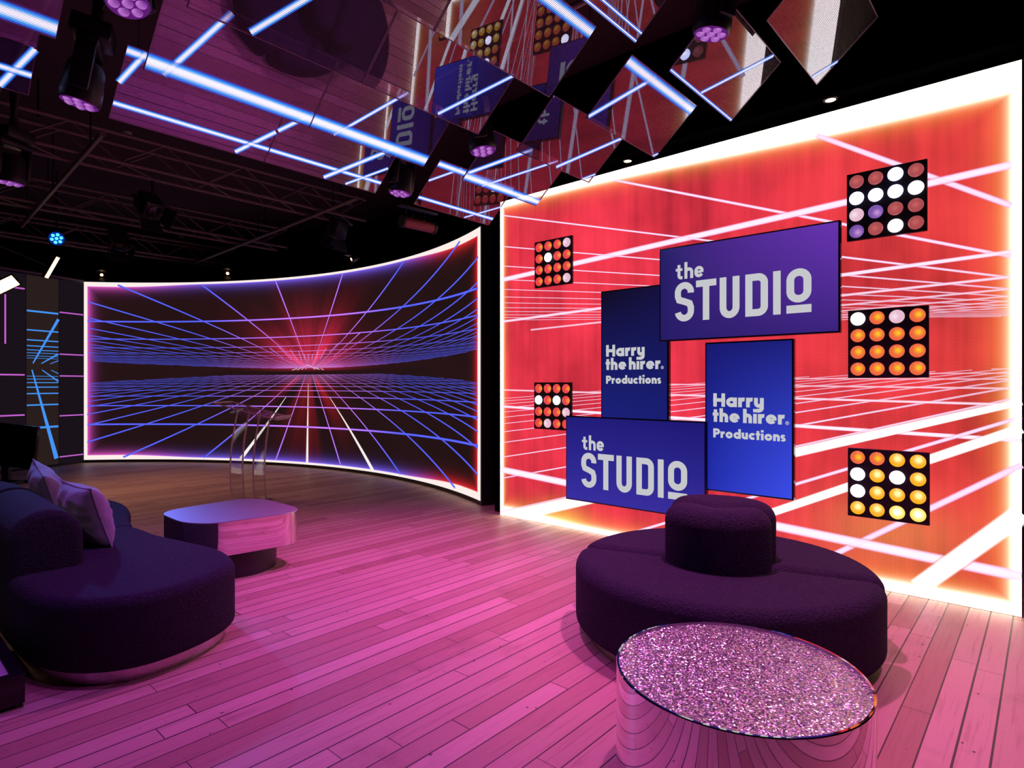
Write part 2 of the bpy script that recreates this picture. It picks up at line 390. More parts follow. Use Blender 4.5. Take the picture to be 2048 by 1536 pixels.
def tag(o, label, cat, group=None):
    o['label'] = label; o['category'] = cat
    if group: o['group'] = group
    return o
def thing(name, label, cat, loc=(0, 0, 0), group=None, rz=0.0):
    o = bpy.data.objects.new(name, None); COL.objects.link(o); o.location = loc; o.rotation_euler = (0, 0, rz)
    o.empty_display_size = 0.1
    return tag(o, label, cat, group)
def struct(o): o['kind'] = 'structure'; return o
def dup(root, loc=None, rot=None, label=None, group=None):
    r = root.copy(); COL.objects.link(r)
    if loc is not None: r.location = loc
    if rot is not None: r.rotation_euler = rot
    if label: r['label'] = label
    if group: r['group'] = group
    for ch in list(root.children):
        c = ch.copy(); COL.objects.link(c); c.parent = r
        for g in ch.children:
            d = g.copy(); COL.objects.link(d); d.parent = c
    return r

class Strips:   # flat lit bars on a display; each bar is a ribbon with UV x across (-1..1), UV y = whiteness, 'pos' = display coordinates
    def __init__(s): s.v = []; s.f = []; s.uv = []; s.ps = []
    def ribbon(s, pts, widths, S, k=0.0):
        n = len(pts); base = len(s.v)
        for i, (p, w) in enumerate(zip(pts, widths)):
            a = pts[max(i - 1, 0)]; b = pts[min(i + 1, n - 1)]
            d = Vector((b[0] - a[0], b[1] - a[1])); d.normalize(); nn = Vector((-d.y, d.x)) * (w / 2)
            for sg in (-1, 1):
                q = (p[0] + nn.x * sg, p[1] + nn.y * sg); s.v.append(S(*q)); s.uv.append((sg, k)); s.ps.append(q)
        for i in range(n - 1):
            s.f.append((base + 2 * i, base + 2 * i + 1, base + 2 * i + 3, base + 2 * i + 2))
        return s
    def seg(s, p0, p1, w0, w1, S, k=0.0, n=1):
        pts = [(p0[0] + (p1[0] - p0[0]) * i / n, p0[1] + (p1[1] - p0[1]) * i / n) for i in range(n + 1)]
        return s.ribbon(pts, [w0 + (w1 - w0) * i / n for i in range(n + 1)], S, k)
    def build(s, name, m, parent=None):
        me = bpy.data.meshes.new(name); me.from_pydata([tuple(p) for p in s.v], [], s.f); me.materials.append(m)
        for nm, dat in (('UVMap', s.uv), ('pos', s.ps)):
            l = me.uv_layers.new(name=nm)
            for lp in me.loops: l.data[lp.index].uv = dat[lp.vertex_index]
        o = bpy.data.objects.new(name, me); COL.objects.link(o)
        if parent is not None: o.parent = parent
        return o
def surface(name, us, vs_, S, m, parent=None, uvf=lambda u, v: (u, v)):
    v = []; uv = []; f = []
    for a in us:
        for b in vs_: v.append(tuple(S(a, b))); uv.append(uvf(a, b))
    n = len(vs_)
    for i in range(len(us) - 1):
        for j in range(n - 1): f.append((i * n + j, (i + 1) * n + j, (i + 1) * n + j + 1, i * n + j + 1))
    me = bpy.data.meshes.new(name); me.from_pydata(v, [], f); me.materials.append(m)
    l = me.uv_layers.new(name='UVMap')
    for lp in me.loops: l.data[lp.index].uv = uv[lp.vertex_index]
    o = bpy.data.objects.new(name, me); COL.objects.link(o)
    if parent is not None: o.parent = parent
    return o

# ---------------------------------------------------------------- room shell
XL, XR, YN, YF, ZC = -4.5, 6.6, -4.5, 15.2, 4.5
struct(B().box(((XL + XR) / 2, (YN + YF) / 2, -0.05), (XR - XL, YF - YN, 0.1)).build('floor', FLOOR, smooth=False))
struct(B().box(((XL + XR) / 2, (YN + YF) / 2, ZC + 0.05), (XR - XL, YF - YN, 0.1)).build('ceiling', CEILM, smooth=False))
struct(B().box((XR + 0.05, (YN + YF) / 2, ZC / 2), (0.1, YF - YN, ZC)).build('wall_right', WALLM, smooth=False))
struct(B().box((XL - 0.05, (YN + YF) / 2, ZC / 2), (0.1, YF - YN, ZC)).build('wall_left', WALLM, smooth=False))
struct(B().box(((XL + XR) / 2, YF + 0.05, ZC / 2), (XR - XL, 0.1, ZC)).build('wall_far', WALLM, smooth=False))
struct(B().box(((XL + XR) / 2, YN - 0.05, ZC / 2), (XR - XL, 0.1, ZC)).build('wall_near', WALLM, smooth=False))
struct(B().box((5.70, 0.9, 4.03), (1.78, 8.0, 0.92)).build('trim_1', DEEP, smooth=False))      # black bulkhead over the red LED wall
struct(B().box((5.55, 4.72, 1.78), (1.0, 0.10, 3.56)).build('trim_2', DEEP, smooth=False))     # dark return between the two screens

# ---------------------------------------------------------------- red LED wall
XW = 4.95; Y0 = 4.59; WL = 4.46; WH = 3.5
def SW(off):
    return lambda s, v: Vector((XW - off, Y0 - s, v))
lw = thing('led_wall', 'large red flat LED wall with glowing white border at right', 'led screen', (XW + 0.06, Y0 - WL / 2, 0))
lo = Vector(lw.location)
B().box((0.0, 0, WH / 2), (0.118, WL + 0.01, WH - 0.002)).build('cabinet', BLACKM, lw, smooth=False)
surface('display', [0, WL], [0.003, WH], lambda s, v: SW(0.002)(s, v) - lo, WDISP, lw)
st = Strips(); SL = lambda s, v: SW(0.004)(s, v) - lo
def wall_line(fn, w, ok, k=0.0, N=90):
    run = []
    for i in range(N + 1):
        s = WL * i / N; v = fn(s)
        if 0.03 < v < WH - 0.02 and ok(s, v): run.append((s, v))
    if len(run) > 1: st.seg(run[0], run[-1], w(run[0][0]), w(run[-1][0]), SL, k, 4)
topok = lambda s, v: v > 2.06 - 0.038 * s and v < 3.447 - 0.13 * max(0.0, min(1.0, (s - 0.5) / 3.9)) and 0.03 < s < 4.44
botok = lambda s, v: v < 1.40 + 0.038 * s
for k in range(14):
    sl = 1 / (1.5 + 1.06 * k); w = 0.044 / (1 + 0.66 * k)
    wall_line(lambda s: 1.816 + sl * (5.575 - s), lambda s: max(w, 0.007), topok)
    sl2 = 1 / (1.4 + 0.95 * k); w2 = 0.050 / (1 + 0.7 * k)
    wall_line(lambda s: 1.70 - sl2 * (5.5 - s), lambda s: max(w2, 0.007), botok)
for k in range(8):
    h = 1 / (1.23 + 1.65 * k); w = 0.062 / (1 + 0.9 * k)
    wall_line(lambda s: 1.812 + h + 0.0514 * (h / 0.813) ** 0.55 * s, lambda s: max(w, 0.007), topok, 0.1)
    d = 1 / (0.83 + 1.17 * k); w2 = (0.085 / (1 + 1.6 * k))
    wall_line(lambda s: 1.715 - d - 0.047 * d * s, lambda s: max(w2, 0.008), botok, 0.15)
wall_line(lambda s: -0.041 + 0.3129 * s, lambda s: 0.052 + 0.10 * max(0, 1.2 - s), botok, 1.0)
wall_line(lambda s: -1.0 + 0.4903 * s, lambda s: 0.07, botok, 1.0)
wall_line(lambda s: -4.165 + 1.0806 * s, lambda s: 0.13, botok, 1.0)
st.build('lit_lines', WLINE, lw)

# ---------------------------------------------------------------- curved LED screen
CC = Vector((-1.336, 7.888, 0)); CR = 7.075; TH0 = R_(51.5)
def SC(off):
    def f(u, v):
        a = TH0 - u / CR; r = CR - off
        return Vector((CC.x + r * math.cos(a), CC.y + r * math.sin(a), v))
    return f
cs = thing('curved_led_screen', 'wide curved LED screen with dark neon grid tunnel behind the lectern', 'led screen', (5.74, 7.9, 0))
co = Vector(cs.location); CL = 9.19
us = [CL * i / 90 for i in range(91)]
surface('display', us, [0.05, 3.37], lambda u, v: SC(0.0)(u, v) - co, CDISP, cs)
b = B()
def csec(u):
    f0 = SC(-0.003); f1 = SC(-0.16)
    return [f0(u, 0.0) - co, f1(u, 0.0) - co, f1(u, 3.375) - co, f0(u, 3.375) - co]
b.loft([csec(-0.03 + (CL + 0.06) * i / 90) for i in range(91)]).build('housing', BLACKM, cs, smooth=False)
ss = Strips(); SCL = lambda u, v: SC(0.003)(u, v) - co
def inuv(u, v): return 0.05 < u < CL - 0.06 and 0.09 < v < 3.325
def clen(fn, ts, ok, wf, k=0.0):
    pts = []
    for tt in ts:
        r = fn(tt)
        if inuv(r[0], r[1]) and ok(tt): pts.append((r[0], r[1], wf(tt)))
    if len(pts) > 1: ss.ribbon([(p[0], p[1]) for p in pts], [p[2] for p in pts], SCL, k)
for j in range(-20, 20):
    X = j + 0.5
    inv = [1 / 0.9 + (1 / 22.0 - 1 / 0.9) * i / 300 for i in range(301)]
    clen(lambda q: (4.574 + 1.88 * X * q, 1.65 + 1.97 * q), inv, lambda q: math.hypot(X, 1 / q) < 22.2, lambda q: max(0.046 * q ** 0.8, 0.0075))
    inv2 = [1 / 1.0 + (1 / 17.0 - 1 / 1.0) * i / 300 for i in range(301)]
    clen(lambda q: (4.55 + 2.09 * X * q, 1.80 - 2.31 * q), inv2, lambda q: math.hypot(X, 1 / q) < 18.0 and 1 / q < 13.7, lambda q: max(0.052 * q ** 0.8, 0.0075))
for k in range(2, 21):
    uu = [0.06 + (CL - 0.13) * i / 80 for i in range(81)]
    clen(lambda u: (u, 1.65 + 1.97 / k), uu, lambda u: math.hypot((u - 4.574) * k / 1.88, k) < 22.2, lambda u: max(0.075 / k, 0.007))
    if k < 14:
        kk = k + 0.12
        clen(lambda u: (u, 1.80 - 2.31 / kk), uu, lambda u: math.hypot((u - 4.55) * kk / 2.09, kk) < 18.0, lambda u: max(0.085 / kk, 0.007))
for p0, p1, w0, w1 in (((4.534, 1.482), (4.508, 0.075), 0.006, 0.068), ((5.044, 1.242), (6.14, 0.075), 0.008, 0.085), ((4.023, 1.241), (3.005, 0.085), 0.008, 0.085)):
    ss.seg(p0, p1, w0, w1, SCL, 1.0, 12)
for p0, p1 in (((3.648, 2.114), (3.946, 1.933)), ((3.83, 2.148), (4.16, 1.891)), ((4.111, 2.081), (4.279, 1.89)), ((4.308, 2.039), (4.388, 1.873)), ((4.438, 1.991), (4.468, 1.879)), ((4.538, 1.989), (4.538, 1.87)), ((4.639, 1.987), (4.619, 1.884)), ((4.771, 2.027), (4.71, 1.897)), ((4.965, 2.08), (4.812, 1.895)), ((5.267, 2.157), (5.038, 2.006)), ((5.82, 2.309), (5.141, 1.931))):
    ss.seg(p0, p1, 0.02, 0.014, SCL, 0.15, 3)
for p0, p1 in (((4.16, 1.711), (4.269, 1.74)), ((4.269, 1.717), (4.348, 1.739)), ((4.38, 1.722), (4.42, 1.74)), ((4.47, 1.725), (4.49, 1.745)), ((4.904, 1.71), (4.832, 1.733)), ((4.801, 1.716), (4.71, 1.757)), ((4.69, 1.72), (4.65, 1.745)), ((4.488, 1.804), (4.75, 1.727)), ((4.358, 1.746), (4.488, 1.789))):
    ss.seg(p0, p1, 0.016, 0.012, SCL, 0.8, 2)
ss.build('lit_lines', CLINE, cs)

# ---------------------------------------------------------------- LED pillars at the left end
PB = mat_flat_emit('dim dark LED', (0.010, 0.006, 0.010)); PB2 = mat_flat_emit('dim brown LED', (0.022, 0.013, 0.012))
PL1 = mat_flat_emit('magenta LED bars', (0.55, 0.12, 0.62)); PL2 = mat_flat_emit('cyan blue LED bars', (0.06, 0.30, 0.92))
CAPM = plain('pale cap strip', (0.30, 0.22, 0.24), 0.6, 0, 0.5, 0.3, 10)
def pillar(p0, p1, label, base, lines, mat):
    p0 = Vector((*p0, 0)); p1 = Vector((*p1, 0)); c = (p0 + p1) / 2; d = (p1 - p0); L = d.length; d /= L
    nrm = Vector((-d.y, d.x, 0))
    if nrm.dot(Vector((0, 0, 0)) - c) < 0: nrm = -nrm
    t = thing('led_pillar', label, 'led screen', c - nrm * 0.06, 'LED pillars left of the curved screen')
    S = lambda off: (lambda s, v: p0 + d * s + nrm * off + Vector((0, 0, v)) - Vector(t.location))
    rot = Matrix.Rotation(math.atan2(d.y, d.x), 3, 'Z')
    B().box((0, 0, 1.68), (L - 0.004, 0.118, 3.36), rot).build('cabinet', BLACKM, t, smooth=False)
    surface('display', [0.004, L - 0.004], [0.04, 3.33], S(0.002), base, t)
    B().box(nrm * 0.045 + Vector((0, 0, 3.375)), (L, 0.05, 0.035), rot).build('cap_strip', CAPM, t, smooth=False)
    s = Strips()
    for a, b, w0, w1 in lines: s.seg((a[0] * L, a[1]), (b[0] * L, b[1]), w0, w1, S(0.004))
    s.build('lit_lines', mat, t)
    return t
pa, pb, pc, pd = (3.06, 13.41), (2.645, 13.21), (2.144, 12.985), (1.15, 12.64)
pillar(pb, pa, 'narrow black LED pillar with five magenta bars beside the curved screen', PB, [((0.02, v), (0.98, v), 0.022, 0.022) for v in (2.75, 2.0, 1.61, 0.895, 0.16)], PL1)
pillar(pc, pb, 'LED pillar with cyan blue neon grid, second from the curved screen', PB2,
       [((0.02, v), (0.98, v), w, w) for v, w in ((2.717, .03), (2.39, .022), (2.22, .02), (2.12, .017), (2.05, .013), (2.0, .010), (1.95, .008), (1.91, .007), (1.49, .014), (1.41, .018), (1.30, .02), (1.103, .024), (0.71, .035), (1.55, .010), (1.60, .008))] +
       [((0.98, 2.62), (0.20, 1.82), 0.05, 0.02), ((0.98, 2.0), (0.45, 1.82), 0.03, 0.015), ((0.98, 1.88), (0.72, 1.82), .015, .01), ((0.17, 1.71), (0.92, 0.14), 0.02, 0.075), ((0.47, 1.71), (0.98, 1.51), 0.015, 0.026), ((.75, 1.71), (.98, 1.65), .01, .014)], PL2)
pillar(pd, pc, 'black LED pillar with magenta cross lines behind the monitor', PB,
       [((0.30, v), (0.98, v), 0.025, 0.025) for v in (1.62, 0.94)] + [((0.72, 3.08), (0.98, 3.08), 0.025, 0.025), ((0.71, 2.95), (0.71, 2.13), 0.024, 0.024)], PL1)

# ---------------------------------------------------------------- lettering built from strokes
def arc(cx, cy, rx, ry, a0, a1, n=14):
    return [(cx + rx * math.cos(R_(a0 + (a1 - a0) * i / n)), cy + ry * math.sin(R_(a0 + (a1 - a0) * i / n))) for i in range(n + 1)]
class Text:
    def __init__(s): s.v = []; s.f = []
    def stroke(s, pts, w, closed=False):
        n = len(pts); base = len(s.v)
        for i, p in enumerate(pts):
            if closed: a = pts[(i - 1) % n]; b = pts[(i + 1) % n]
            else: a = pts[max(i - 1, 0)]; b = pts[min(i + 1, n - 1)]
            d1 = Vector((p[0] - a[0], p[1] - a[1])); d2 = Vector((b[0] - p[0], b[1] - p[1]))
            if d1.length < 1e-9: d1 = d2.copy()
            if d2.length < 1e-9: d2 = d1.copy()
            d1.normalize(); d2.normalize(); d = d1 + d2
            if d.length < 1e-6: d = d1.copy()
            d.normalize(); nn = Vector((-d.y, d.x)); m = 1 / max(0.5, nn.dot(Vector((-d1.y, d1.x))))
            for sg in (-1, 1): s.v.append((p[0] + nn.x * sg * w / 2 * m, p[1] + nn.y * sg * w / 2 * m))
        for i in range(n if closed else n - 1):
            j = (i + 1) % n; s.f.append((base + 2 * i, base + 2 * i + 1, base + 2 * j + 1, base + 2 * j))
    def build(s, S, parent, name='lettering'):
        me = bpy.data.meshes.new(name); me.from_pydata([tuple(S(*p)) for p in s.v], [], s.f); me.materials.append(LETTER)
        o = bpy.data.objects.new(name, me); COL.objects.link(o); o.parent = parent; return o
def studio(T, ox, oy):
    w = 0.056; hw = 0.059; h = 0.335; y0 = oy
    def at(x0, pts): return [(ox + x0 + p[0], y0 + p[1]) for p in pts]
    c = 0.087
    S = arc(0, h - 0.028 - hw, hw, hw, -8, 180) + [(-hw, h - 0.118)] + [(-hw + 0.012, h - 0.150), (0.0, h / 2 + 0.002), (hw - 0.012, 0.150)] + [(hw, 0.118)] + arc(0, 0.028 + hw, hw, hw, 0, -172)
    T.stroke(at(0.087, S), w)
    T.stroke(at(0.192, [(0, h - w / 2), (0.176, h - w / 2)]), w); T.stroke(at(0.192, [(0.088, 0), (0.088, h - w)]), w)
    T.stroke(at(0.396, [(w / 2, h), (w / 2, c)] + arc(0.0815, c, 0.0815 - w / 2, c - w / 2, 180, 360) + [(0.163 - w / 2, h)]), w)
    D = [(w / 2, w / 2), (0.10, w / 2)] + arc(0.10, 0.075, 0.0475, 0.047, -90, 0, 8) + arc(0.10, h - 0.075, 0.0475, 0.047, 0, 90, 8) + [(w / 2, h - w / 2)]
    T.stroke(at(0.605, D), w, closed=True)
    T.stroke(at(0.819, [(w / 2, 0), (w / 2, h)]), w)
    O = arc(0.0885, 0.165, 0.0605, 0.058, -180, 0) + arc(0.0885, h - 0.086, 0.0605, 0.058, 0, 180)
    T.stroke(at(0.917, [(x, y) for x, y in O]), w, closed=True)
    T.stroke(at(0.917, [(0, 0.031), (0.177, 0.031)]), 0.060)
    # 'the'
    q = 0.027; xo = 0.008; yo = 0.362; xh = 0.094
    def at2(x0, pts): return [(ox + xo + x0 + p[0], y0 + yo + p[1]) for p in pts]
    T.stroke(at2(0, [(0.030, 0.125), (0.030, 0.032)] + arc(0.050, 0.032, 0.020, 0.0185, 180, 270, 6) + [(0.062, 0.0135)]), q)
    T.stroke(at2(0, [(0.0, xh - 0.011), (0.062, xh - 0.011)]), 0.022)
    T.stroke(at2(0.080, [(q / 2, 0), (q / 2, 0.142)]), q)
    T.stroke(at2(0.080, [(q / 2, 0.055)] + arc(0.0395, 0.055, 0.026, 0.0255, 180, 0, 10) + [(0.0655, 0)]), q)
    T.stroke(at2(0.170, [(0.012, 0.046), (0.066, 0.046)]), 0.020)
    T.stroke(at2(0.170, [(0.066, 0.040), (0.0665, 0.055)] + arc(0.040, 0.055, 0.0265, 0.0255, 0, 180, 10) + arc(0.040, 0.038, 0.0265, 0.0245, 180, 335, 10)), q)

def geo(T, text, ox, oy, cap, width, sw=0.25, xh=0.70):
    """round geometric bold lettering, cap height `cap`, line set to total `width`"""
    adv = {}; items = []; x = 0.0; r = xh / 2 - sw / 2
    def ring(cx, a0, a1): return arc(cx, xh / 2, r, r, a0, a1, 22)
    for ch in text:
        G = []; c = sw / 2
        if ch == 'H': G = [([(c, 0), (c, 1)], sw), ([(0.78 - c, 0), (0.78 - c, 1)], sw), ([(0, 0.5), (0.78, 0.5)], sw * 0.95)]; a = 0.78
        elif ch == 'P': G = [([(c, 0), (c, 1)], sw), ([(c, 1 - c)] + [(0.36, 1 - c)] + arc(0.36, 0.675, 0.2, 0.325 - c, 90, -90) + [(c, 0.35 + c * 0.2)], sw)]; a = 0.66
        elif ch == 'a': G = [(ring(xh / 2, 0, 360), sw), ([(xh - c, 0), (xh - c, xh)], sw)]; a = xh
        elif ch == 'd': G = [(ring(xh / 2, 0, 360), sw), ([(xh - c, 0), (xh - c, 1.05)], sw)]; a = xh
        elif ch == 'o': G = [(ring(xh / 2, 0, 360), sw)]; a = xh
        elif ch == 'c': G = [(ring(xh / 2, 48, 312), sw)]; a = xh * 0.84
        elif ch == 'e': G = [(ring(xh / 2, 0, 325), sw * 0.92), ([(c * 0.8, xh / 2 - 0.01), (xh - 0.02, xh / 2 - 0.01)], sw * 0.55)]; a = xh
        elif ch == 'r': G = [([(c, 0), (c, xh)], sw), (arc(0.36, xh - 0.36, 0.235, 0.36 - c, 180, 78, 10), sw)]; a = 0.43
        elif ch == 'h': G = [([(c, 0), (c, 1.05)], sw), ([(c, xh - 0.3)] + arc(0.30, xh - 0.31, 0.30 - c, 0.31 - c, 180, 0) + [(0.60 - c, 0)], sw)]; a = 0.60
        elif ch == 'n': G = [([(c, 0), (c, xh)], sw), ([(c, xh - 0.3)] + arc(0.30, xh - 0.31, 0.30 - c, 0.31 - c, 180, 0) + [(0.60 - c, 0)], sw)]; a = 0.60
        elif ch == 'u': G = [([(c, xh), (c, 0.31)] + arc(0.30, 0.31, 0.30 - c, 0.31 - c, 180, 360) + [(0.60 - c, xh)], sw), ([(0.60 - c, 0), (0.60 - c, xh)], sw)]; a = 0.60
        elif ch == 'y': G = [([(c, xh), (c, 0.31)] + arc(0.30, 0.31, 0.30 - c, 0.31 - c, 180, 360) + [(0.60 - c, xh)], sw), ([(0.60 - c, xh), (0.60 - c, -0.02)] + arc(0.25, -0.03, 0.35 - c, 0.24 - c * 0.4, 0, -110, 10), sw)]; a = 0.60
        elif ch == 't': G = [([(0.19, 0), (0.19, 0.95)], sw), ([(0.0, xh - c * 0.85), (0.40, xh - c * 0.85)], sw * 0.85)]; a = 0.40
        elif ch == 'i': G = [([(c, 0), (c, xh)], sw), ([(c, xh + 0.12), (c, xh + 0.36)], sw * 1.05)]; a = sw
        elif ch == 's':
            q = sw * 0.78; rr = (xh - q) / 4
            G = [(arc(0.21, xh - q / 2 - rr, 0.21 - q / 2 + 0.02, rr, 25, 180, 8) + arc(0.21, xh - q / 2 - rr, 0.21 - q / 2, rr, 195, 262, 4) + arc(0.21, q / 2 + rr, 0.21 - q / 2, rr, 82, -10, 6) + arc(0.21, q / 2 + rr, 0.21 - q / 2 + 0.02, rr, -20, -155, 8), q)]; a = 0.42
        elif ch == ' ': a = 0.05
        else: a = 0.3
        items.append((x, G)); x += a + 0.055
    tot = x - 0.055; sx = width / tot
    for x0, G in items:
        for pts, w in G:
            T.stroke([(ox + (x0 + px) * sx, oy + py * cap) for px, py in pts], w * (sx + cap) / 2, closed=False)
def harry(T, ox, oy):
    geo(T, 'Harry', ox, oy + 0.126, 0.110, 0.412)
    geo(T, 'the', ox - 0.004, oy, 0.108, 0.226); geo(T, 'hirer', ox + 0.247, oy, 0.108, 0.322)
    geo(T, 'Productions', ox, oy - 0.130, 0.075, 0.574)
    cx, cy = ox + 0.586, oy + 0.013
    T.stroke(arc(cx, cy, 0.0125, 0.0125, 0, 350, 18), 0.0035, True)
    T.stroke([(cx - 0.004, cy - 0.007), (cx - 0.004, cy + 0.007), (cx + 0.003, cy + 0.006), (cx + 0.003, cy + 0.001), (cx - 0.003, cy)], 0.003)
    T.stroke([(cx, cy), (cx + 0.005, cy - 0.007)], 0.003)

# ---------------------------------------------------------------- screens hung on the LED wall
def wall_screen(label, yl, yr, z0, z1, front, mat, kind, txo, tyo):
    c = Vector((XW - front, (yl + yr) / 2, (z0 + z1) / 2)); W = yl - yr; Hh = z1 - z0
    t = thing('wall_screen', label, 'screen', c, 'screens mounted on the red LED wall')
    B().box((0.025, 0, 0), (0.045, W, Hh), None, 0.004, 1).build('housing', BLACKG, t, smooth=False)
    B().box((0.022 + (front - 0.045) / 2 + 0.0, 0, 0), (front - 0.03, 0.25, 0.25)).build('wall_bracket', BLACKM, t, smooth=False)
    S = lambda off: (lambda u, v: Vector((0.0025 - off, W / 2 - u, -Hh / 2 + v)))
    m = 0.013
    surface('display', [m, W - m], [m, Hh - m], S(0.002), mat, t, lambda u, v: ((u - m) / (W - 2 * m), (v - m) / (Hh - 2 * m)))
    T = Text()
    (studio if kind == 's' else harry)(T, txo, tyo); T.build(S(0.004), t)
    return t
wall_screen('upper landscape screen with white studio lettering on purple blue', 2.560, 1.125, 1.836, 2.650, 0.135, mat_tv('purple blue picture', (0.022, 0.012, 0.14), (0.045, 0.018, 0.21), (0.018, 0.013, 0.13), (0.14, 0.035, 0.44)), 's', 0.149, 0.163)
wall_screen('lower landscape screen with white studio lettering on plain blue', 3.582, 2.132, 0.325, 1.152, 0.135, mat_tv('blue picture', (0.035, 0.028, 0.36), (0.030, 0.026, 0.33), (0.016, 0.012, 0.20), (0.014, 0.010, 0.18)), 's', 0.190, 0.143)
wall_screen('left portrait screen, dark navy, white three line company lettering', 3.202, 2.498, 1.115, 2.350, 0.085, mat_tv('navy picture', (0.012, 0.016, 0.20), (0.010, 0.014, 0.18), (0.006, 0.004, 0.014), (0.008, 0.006, 0.05)), 'h', 0.060, 0.483)
wall_screen('right portrait screen, bright blue towards its foot, white company lettering', 2.157, 1.453, 0.575, 1.812, 0.10, mat_tv('bright blue picture', (0.014, 0.026, 0.42), (0.045, 0.075, 0.82), (0.010, 0.010, 0.16), (0.013, 0.014, 0.20)), 'h', 0.072, 0.577)

# ---------------------------------------------------------------- matrix lights on the LED wall
LM = {
 'w': mat_lens('white hot lens', (2.4, 2.2, 2.5), (3, 3, 3), 0, 0, 1.6),
 'b': mat_lens('blue white hot lens', (2.0, 2.1, 3.4), (3, 3, 3.6), 0, 0, 1.6),
 'p': mat_lens('pink white lens', (0.85, 0.52, 0.66), (1.0, 0.8, 0.9), 0.01, 0, 1.0),
 'r': mat_lens('red orange lens', (0.88, 0.060, 0.072), (1.0, 0.36, 0.03), -0.038, 0.0, 1.0),
 'o': mat_lens('orange lens', (0.90, 0.135, 0.050), (1.1, 0.62, 0.02), -0.010, 0.004, 1.0),
 'y': mat_lens('yellow lens', (1.0, 0.43, 0.006), (1.6, 1.3, 0.55), -0.006, 0.012, 1.05),
 'Y': mat_lens('pale yellow lens', (1.15, 0.70, 0.12), (2.0, 1.8, 1.3), -0.004, 0.006, 1.2),
 'd': mat_lens('unlit lens rose glow', (0.42, 0.075, 0.085), (0.60, 0.13, 0.12), 0.0, 0.0, 1.0),  # lens is switched off; its rose tone is put in as a weak glow
 'v': mat_lens('violet lens', (0.20, 0.09, 0.42), (0.62, 0.30, 0.70), -0.012, -0.012, 1.0)}
MXM = plain('matrix housing', (0.012, 0.008, 0.012), 0.45)
def matrix(label, yl, yr, z0, z1, rows):
    q = 4.915 / 4.87; yl *= q; yr *= q; z0 = CAMH + (z0 - CAMH) * q; z1 = CAMH + (z1 - CAMH) * q     # shallow box close to the wall
    c = Vector((XW - 0.035, (yl + yr) / 2, (z0 + z1) / 2)); W = yl - yr; Hh = z1 - z0
    t = thing('matrix_light', label, 'stage light', c, 'sixteen lamp lights on the red LED wall')
    B().box((0.0155, 0, 0), (0.028, W, Hh), None, 0.003, 1).build('housing', MXM, t, smooth=False)
    proto = None; p = 0.118
    for i, row in enumerate(rows):
        for j, ch in enumerate(row):
            if proto is None:
                proto = B().lathe([(0.0475, 0.0), (0.0465, 0.006), (0.040, 0.013), (0.026, 0.019), (0.010, 0.0215), (0.002, 0.022)], (0, 0, 0), (-1, 0, 0), 28).build('lens', LM[ch], t, True, 80); o = proto
            else:
                o = proto.copy(); COL.objects.link(o)
            o.material_slots[0].link = 'OBJECT'; o.material_slots[0].material = LM[ch]
            o.location = (0.003, (1.5 - j) * p * (W / 0.48), (1.5 - i) * p * (Hh / 0.48))
matrix('small looking far upper matrix light, red lamps and one white', 4.030, 3.547, 2.468, 2.948, ['rrrp', 'rwrr', 'rrrr', 'rrrp'])
matrix('far lower matrix light at the corner of the lower landscape screen', 4.036, 3.556, 0.997, 1.482, ['rrrr', 'wrwr', 'rrrp', 'rprr'])
matrix('top right matrix light with blue white lamps on black', 1.096, 0.612, 2.496, 2.979, ['ddbd', 'bbbw', 'pvdd', 'vdwd'])
matrix('middle right matrix light, mostly orange lamps', 1.088, 0.603, 1.508, 1.995, ['wopo', 'oooo', 'oooo', 'oooo'])
matrix('lowest right matrix light, yellow lamps with three white', 1.090, 0.599, 0.514, 1.004, ['ooyy', 'wywy', 'wyyy', 'yyYY'])

